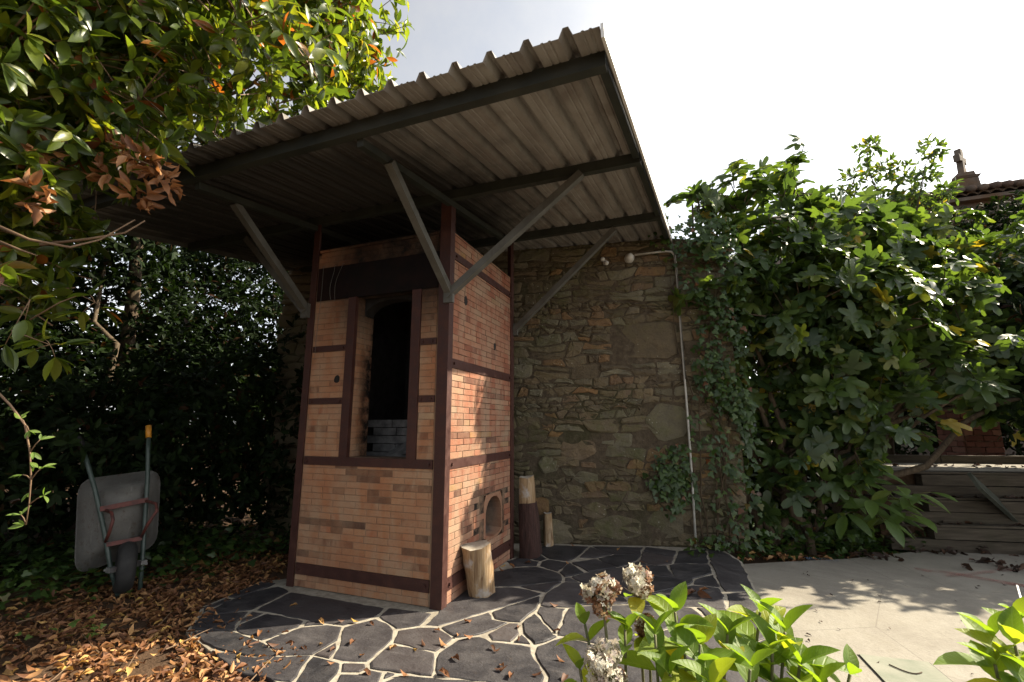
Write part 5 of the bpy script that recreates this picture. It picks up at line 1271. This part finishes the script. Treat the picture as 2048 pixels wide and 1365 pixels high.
sprig('sprig of broad pale green leaves beside the trailing sprig, higher up', [(-20, 560, 1.7), (20, 575, 1.7), (60, 600, 1.72)], [(30, 570, 1.7), (-5, 545, 1.7), (50, 640, 1.72), (10, 690, 1.7), (60, 600, 1.72)], (.07, .11), mat='laurel_leaf')
sprig('leafy sprig with green leaves in a whorl in front of the dark hedge', [(60, 640, 2.0), (120, 605, 2.02), (160, 590, 2.05), (190, 605, 2.05)], [(180, 590, 2.05), (200, 615, 2.05), (165, 625, 2.05)], (.08, .12), mat='laurel_leaf')
sprig('leafy sprig with drooping green leaves under the whorled sprig', [(20, 660, 1.85), (60, 675, 1.87), (100, 690, 1.9)], [(90, 680, 1.9), (125, 690, 1.9), (110, 715, 1.9), (70, 700, 1.88)], (.08, .115), mat='laurel_leaf')
# ---- hedge behind the barrow and under the canopy
HB = [(tuple(bp(160, 880, 0.08)), (.10, .10, .12), 9.0), (tuple(bp(200, 900, -0.1)), (.14, .1, .10), 6.0), (tuple(bp(120, 960, -0.1)), (.12, .12, .2), 2.0), ((-3.5, 0.3, 1.0), (.8, .6, 1.1)), ((-4.3, -0.4, 1.1), (.8, .7, 1.2)), ((-3.3, 1.6, 0.9), (.9, .6, 1.0)), ((-4.4, 1.4, 1.1), (1.0, .8, 1.2)), ((-5.2, 0.6, 1.2), (1.0, .9, 1.3)), ((-4.9, -1.3, 1.2), (.9, .8, 1.3)), ((-4.0, -1.5, .9), (.6, .6, 1.0)), ((-3.2, 0.05, .45), (.5, .35, .5)), ((-2.5, 1.0, .8), (.45, .35, .8)), ((-2.55, 1.05, 1.85), (.45, .3, .65)), ((-2.1, 0.95, .45), (.3, .25, .45)), ((-3.0, 0.75, 1.5), (.45, .4, .7)), ((-3.1, 0.9, .6), (.7, .5, .6)), ((-5.6, -2.3, 1.3), (1.0, .9, 1.5)), ((-3.35, -1.0, .5), (.5, .4, .55))]
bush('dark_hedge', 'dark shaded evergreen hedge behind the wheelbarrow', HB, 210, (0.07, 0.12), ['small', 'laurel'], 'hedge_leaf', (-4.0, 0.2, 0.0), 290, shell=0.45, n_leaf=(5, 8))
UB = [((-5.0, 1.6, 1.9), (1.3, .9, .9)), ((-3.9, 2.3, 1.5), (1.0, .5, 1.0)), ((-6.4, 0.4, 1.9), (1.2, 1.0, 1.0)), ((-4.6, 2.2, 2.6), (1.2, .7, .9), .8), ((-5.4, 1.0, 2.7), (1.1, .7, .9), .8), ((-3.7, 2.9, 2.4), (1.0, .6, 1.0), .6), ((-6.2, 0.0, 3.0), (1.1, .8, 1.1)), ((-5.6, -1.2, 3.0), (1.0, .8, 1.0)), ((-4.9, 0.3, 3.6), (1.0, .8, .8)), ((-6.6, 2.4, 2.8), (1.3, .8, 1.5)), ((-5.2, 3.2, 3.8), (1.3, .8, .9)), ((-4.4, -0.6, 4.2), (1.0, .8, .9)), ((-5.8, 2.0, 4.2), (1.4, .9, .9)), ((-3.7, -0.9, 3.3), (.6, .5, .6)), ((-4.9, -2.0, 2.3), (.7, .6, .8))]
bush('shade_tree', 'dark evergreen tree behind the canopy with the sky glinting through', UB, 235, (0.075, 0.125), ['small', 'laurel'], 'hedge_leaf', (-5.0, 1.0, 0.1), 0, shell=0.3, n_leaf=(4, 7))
bush('light_block_hedge', 'tall unseen evergreen hedge added past the wheelbarrow to cut the sky light', [((-4.3, -2.6, 1.3), (.8, .9, 1.5)), ((-4.4, -2.4, 3.4), (.9, 1.0, 1.2)), ((-4.0, -4.2, 1.6), (.8, 1.0, 1.8)), ((-4.2, -4.2, 3.8), (.9, 1.0, 1.2)), ((-3.8, -5.8, 1.8), (.9, 1.0, 2.0)), ((-3.9, -6.0, 4.0), (.9, 1.0, 1.2))], 55, (0.13, 0.2), ['laurel'], 'hedge_leaf', (-4.2, -4.0, 0.0), 0, shell=0.6)  # out of view, added to block sky light from the left
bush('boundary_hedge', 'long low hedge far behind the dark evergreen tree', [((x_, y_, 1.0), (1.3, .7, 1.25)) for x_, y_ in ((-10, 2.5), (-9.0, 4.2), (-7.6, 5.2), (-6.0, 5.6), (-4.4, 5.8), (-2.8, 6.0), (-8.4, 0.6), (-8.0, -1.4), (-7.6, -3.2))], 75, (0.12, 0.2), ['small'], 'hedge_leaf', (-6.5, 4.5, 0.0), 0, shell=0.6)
# ---- low ivy and fallen leaves at the left
barr = lambda x, y: 1.0
ground_leaves('ground_ivy', 5200, -4.2, -1.5, -1.7, 0.8, 'ivy', 'ivy_leaf', (0.035, 0.07), lambda x, y: np.clip((-2.05 - x + 0.35 * (y + 0.3)) * 2.2, 0, 1) * (np.hypot(x - WB[0], y - WB[1]) > 0.16), 0.015, 0.5, 'dark ivy covering the ground round the wheelbarrow', 0.20)
ground_leaves('ground_ivy', 160, -2.0, -1.5, -1.5, -0.9, 'ivy', 'sprig_leaf', (0.03, 0.05), lambda x, y: np.clip(1.2 - np.hypot((x + 1.78) / .16, (y + 1.05) / .12), 0, 1) + np.clip(1 - np.hypot((x + 1.95) / .12, (y + 1.3) / .1), 0, 1), 0.02, 0.5, 'small seedlings in the leaf litter', 0.06)
def litter_f(x, y):
    px_, py_, _ = project(np.stack([x, y, np.zeros_like(x)], -1))
    edge_ = np.maximum(480 + (py_ - 1230) * 1.85 + 30 * np.sin(py_ * .2), np.where(py_ < 1230, 420 + (1228 - py_) * 2.0, 0))
    d = np.clip((edge_ - px_) / 65, 0, 1)
    bare = np.clip(1 - np.hypot((px_ - 90) / 170, (py_ - 1345) / 50), 0, 1) * 0.85
    return d * (1 - bare) * np.clip((x + 3.0) * 1.2, 0, 1) * np.clip((0.9 - y) * 2, 0, 1) * (0.35 + 0.65 * (np.sin(x * 7 + y * 3) * np.sin(y * 9 - x * 2) > -0.35))
ground_leaves('leaf_litter', 7000, -3.0, -0.3, -1.75, 0.7, 'dry', 'dry_leaf', (0.03, 0.075), litter_f, 0.010, 0.38, 'drift of brown dry leaves beside the paving', 0.022)
ground_leaves('leaf_litter', 3500, -3.0, -0.3, -1.75, 0.7, 'dry_b', 'dry_leaf', (0.03, 0.075), litter_f, 0.012, 0.38, 'drift of brown dry leaves beside the paving', 0.022)
for i in range(9):
    x, y = [(120, 1350), (260, 1330), (330, 1240), (420, 1330), (180, 1290), (520, 1345), (90, 1230), (300, 1190), (380, 1280)][i]; p = gnd(x, y, 0.0); a = rng.uniform(0, 3.1); L = rng.uniform(.12, .3)
    tag(MB().tube([p + np.array([math.cos(a) * L * t, math.sin(a) * L * t, .008 + .012 * math.sin(t * 3)]) for t in np.linspace(-.5, .5, 6)], np.linspace(.004, .002, 6), 5).build('fallen_twig', 'twig'), 'thin dry twig lying in the brown leaf litter', 'twig', 'twigs in the leaf litter')
# ---- single fallen leaves on the paving and patio
lv = """433,1222 596,1210 690,1240 738,1245 718,1243 520,1262 560,1288 578,1265 640,1285 637,1240 719,1308 660,1303 670,1325 780,1300 826,1297 726,1341 820,1351 877,1342 896,1292 915,1273 947,1271 981,1292 985,1302 919,1322 988,1337 1008,1335 1063,1349 1020,1358 944,1239 1036,1258 1117,1210 1122,1262 1130,1324 1133,1350 1138,1128 1062,1126 1290,1125 1335,1125 850,1292 700,1290 480,1275 505,1280 1035,1282 880,1262 1150,1092 1240,1098 1010,1142 1018,1130 1000,1133 1028,1138 1480,1225 1500,1228 1470,1258"""
for i, q in enumerate(lv.split()):
    x, y = map(float, q.split(',')); p = gnd(x, y, 0.008); a = rng.uniform(0, 6.28)
    fr = frames(p[None], np.array([[math.cos(a), math.sin(a), 0.1]]), np.array([[rng.normal() * .25, rng.normal() * .25, 1.0]]), np.array([rng.uniform(.04, .075)]))
    o = link('fallen_leaf', leaf_mesh('dry' if i % 2 else 'dry_b', 'dry_leaf'), None, mat4(fr[0][0][:, 0], fr[0][0][:, 1], fr[0][0][:, 2], fr[1][0], fr[2][0]))
    tag(o, 'small curled dry leaf lying on the dark slate paving', 'leaf', 'fallen leaves on the paving')
for i in range(34):
    x, y = rng.uniform(1560, 2040), rng.uniform(1120, 1350); p = gnd(x, y, ZC + 0.007); a = rng.uniform(0, 6.28)
    fr = frames(p[None], np.array([[math.cos(a), math.sin(a), 0.1]]), np.array([[rng.normal() * .3, rng.normal() * .3, 1.0]]), np.array([rng.uniform(.014, .034)]))
    o = link('leaf_scrap', leaf_mesh('dry' if i % 2 else 'dry_b', 'dark_dry_leaf'), None, mat4(fr[0][0][:, 0], fr[0][0][:, 1], fr[0][0][:, 2], fr[1][0], fr[2][0]))
    tag(o, 'tiny dark leaf scrap lying on the pale concrete patio', 'leaf', 'leaf scraps on the patio')
def clump(x, y, size, n, label, mat='dark_dry_leaf', z=ZC):
    c = gnd(x, y, z); t = thing('dry_leaf_clump', tuple(c), label, 'leaves', 'shrivelled leaf clumps')
    P = c + rng.normal(size=(n, 3)) * np.array([size * .5, size * .35, 0]) + np.array([0, 0, 1]) * (0.012 + rng.random((n, 1)) * size * .35)
    a = rng.uniform(0, 6.28, n); ax = np.stack([np.cos(a), np.sin(a), rng.normal(size=n) * .3], -1)
    single_leaves('dry', frames(P, ax, np.array([0, 0, 1.0]) + rng.normal(size=(n, 3)) * .7, rng.uniform(.06, .12, n)), mat, t)
for x, y, s, n, l in [(1735, 1118, .13, 9, 'largest heap of shrivelled dark leaves at the foot of the leafy shoots'), (1785, 1122, .08, 6, 'small shrivelled leaf heap just beyond the largest one on the patio'), (1905, 1111, .09, 6, 'shrivelled dark leaves lying close to the foot of the timber steps'), (1976, 1127, .12, 9, 'wide crumpled dark leaf clump on the patio crossed by a red line'), (1925, 1138, .05, 3, 'small dark curled leaf alone beside the red line'), (2032, 1145, .09, 6, 'crumpled dark leaves at the picture edge on the red line'), (1955, 1104, .07, 4, 'thin dark leaves beside the timber steps behind the crumpled clump'), (2045, 1112, .05, 3, 'tiny dark leaf clump by the steps at the picture edge'), (1845, 1100, .06, 4, 'small brown leaf clump under the short leaning plank')]:
    clump(x, y, s, n, l)
clump(1392, 1190, .035, 5, 'small round ball of dry leaves on the slate paving', 'dry_leaf', 0.0)
for x, y, z in [(1850, 1040, .2), (1905, 1038, .21), (1940, 1035, .21), (1975, 1040, .21), (2010, 1000, .42), (1885, 1085, 0), (1925, 1083, 0)]:
    pass
ns = 130; s_ = rng.uniform(-.2, 2.2, ns); tier = rng.integers(0, 4, ns)
P = np.array([tp(a, (-0.05, .205, .45, .725)[k], (-.05, .07, .21, .62)[k] + rng.uniform(-.03, .03 if k < 3 else .3)) for a, k in zip(s_, tier)]); a = rng.uniform(0, 6.28, ns)
cloud('leaf_litter', 'dry', frames(P, np.stack([np.cos(a), np.sin(a), .2 * rng.normal(size=ns)], -1), np.array([0, 0, 1.0]) + rng.normal(size=(ns, 3)) * .6, rng.uniform(.05, .10, ns)), 'dark_dry_leaf', None, kind='stuff', label='dark dry leaves scattered on the timber steps')

# ================================================================== hydrangeas close to the camera
def hydrangea(base, label, shoots, heads):
    t = thing('hydrangea', tuple(base), label, 'plant', 'hydrangeas in front')
    base = np.array(base)
    for (x, y, dp, L, npair) in shoots:
        tip = at(x, y, dp); a = base + np.array([rng.normal() * .05, rng.normal() * .05, 0]); a[:2] += (tip[:2] - base[:2]) * .5
        P1, r1 = limb(a, tip, .006, .003, seg=9, wob=.012); MB().tube(P1, r1, 6).build('stem', 'green_stem', t, True)
        d = unit(P1[-1] - P1[-2]); tw = rng.uniform(0, 3.14); s0 = unit(np.cross(d, [1, .2, 0])); s1 = np.cross(d, s0); A, B_, C_, D_ = [], [], [], []
        for k in range(npair):
            c = tip - d * (0.035 * k) ; th = tw + k * math.pi / 2
            for sg in (-1, 1):
                sd = sg * (math.cos(th) * s0 + math.sin(th) * s1); el = 0.9 - 0.28 * k + rng.normal() * .1
                A.append(c); B_.append(sd * (0.55 + .25 * k) + d * el); C_.append(d - sd * .5 + rng.normal(size=3) * .18); D_.append(L * (0.62 + .2 * k) * rng.uniform(.88, 1.12))
        k_ = np.arange(len(A)) % 2 == 0; fr = frames(np.array(A), np.array(B_), np.array(C_), np.minimum(np.array(D_), L * 1.15))
        single_leaves('hyd', sub(fr, k_), 'hydrangea_leaf', t); single_leaves('hyd_b', sub(fr, ~k_), 'hydrangea_leaf', t)
    for (x, y, dp, rx, rzv, white, lab) in heads:
        c = at(x, y, dp); a = base.copy(); a[:2] += (c[:2] - base[:2]) * .6
        h = MB().tube(limb(a, c, .005, .003, seg=8, wob=.01)[0], np.linspace(.005, .003, 8), 6).build('stem', 'green_stem', t, True)
        N_ = 340; d = unit(rng.normal(size=(N_, 3))); lump = unit(rng.normal(size=(9, 3))) * .55; li = rng.integers(0, 9, N_); P = c + (lump[li] + d * (.42 + .22 * rng.random((9, 1))[li]) * (rng.random((N_, 1)) ** .25)) * np.array([rx, rx, rzv]); sz = rng.uniform(.0065, .012, N_)
        nr = d + .35 * rng.normal(size=(N_, 3)); ax = np.cross(nr, rng.normal(size=(N_, 3)))
        side = (P - c) @ unit(RT * .8 - UP * .55) / rx + .5 * rng.normal(size=N_); w = side < white
        fr = frames(P, ax, nr, sz); head = cloud('flower_head', 'petal', sub(fr, w), 'petal_white', t, label=lab)
        cloud('faded_florets', 'petal', sub(fr, ~w), 'petal_brown', t, kind='stuff')
        pm = MB()
        for p in P[::4]: pm.tube([c - UP * rzv * .6 * .3, (c + p) / 2, p], .0009, 3, False)
        pm.build('flower_stalks', 'green_stem', t, kind='stuff')
        fr2 = frames(np.repeat(c[None] - np.array([0, 0, rzv * .9]), 3, 0), np.array([[math.cos(q), math.sin(q), -.1] for q in rng.uniform(0, 6.28, 3)]), np.array([[0, 0, 1.0]] * 3), rng.uniform(.05, .075, 3)); single_leaves('hyd', fr2, 'hydrangea_leaf', t)
hydrangea(at(1330, 1500, 1.12) * np.array([1, 1, 0]) + np.array([0, 0, .0]), 'hydrangea with fading white and brown flower heads close in front of the paving',
          [(1310, 1270, .98, .10, 3), (1350, 1225, 1.02, .115, 3), (1400, 1290, .95, .125, 3), (1455, 1270, 1.0, .125, 3), (1520, 1225, 1.05, .115, 3), (1570, 1265, 1.0, .125, 3), (1600, 1330, .95, .125, 3), (1500, 1340, .9, .12, 3), (1420, 1370, .88, .12, 3), (1340, 1350, .92, .11, 3), (1700, 1350, .95, .09, 2), (1170, 1250, 1.03, .085, 2), (1160, 1340, .98, .085, 2), (1250, 1260, 1.0, .075, 2), (1545, 1300, .97, .12, 3), (1370, 1310, .98, .11, 3), (1640, 1370, .93, .12, 2)],
          [(1205, 1195, 1.02, .050, .042, -.25, 'drooping flower head half faded to brown'), (1272, 1165, 1.08, .042, .036, .35, 'smaller cream flower head with a brown edge'), (1215, 1335, .95, .046, .05, 1.2, 'white flower head lowest of the three'), (1292, 1250, 1.06, .022, .03, -1.5, 'small dried brown flower head')])
hydrangea(at(2060, 1500, 1.1) * np.array([1, 1, 0]), 'leafy hydrangea shoot without flowers at the picture corner over the patio',
          [(1985, 1275, 1.05, .12, 3), (2030, 1290, 1.0, .125, 3), (2040, 1240, 1.1, .10, 2), (1990, 1330, 1.0, .11, 2), (2060, 1350, .95, .12, 3), (2090, 1270, 1.05, .12, 3)], [])
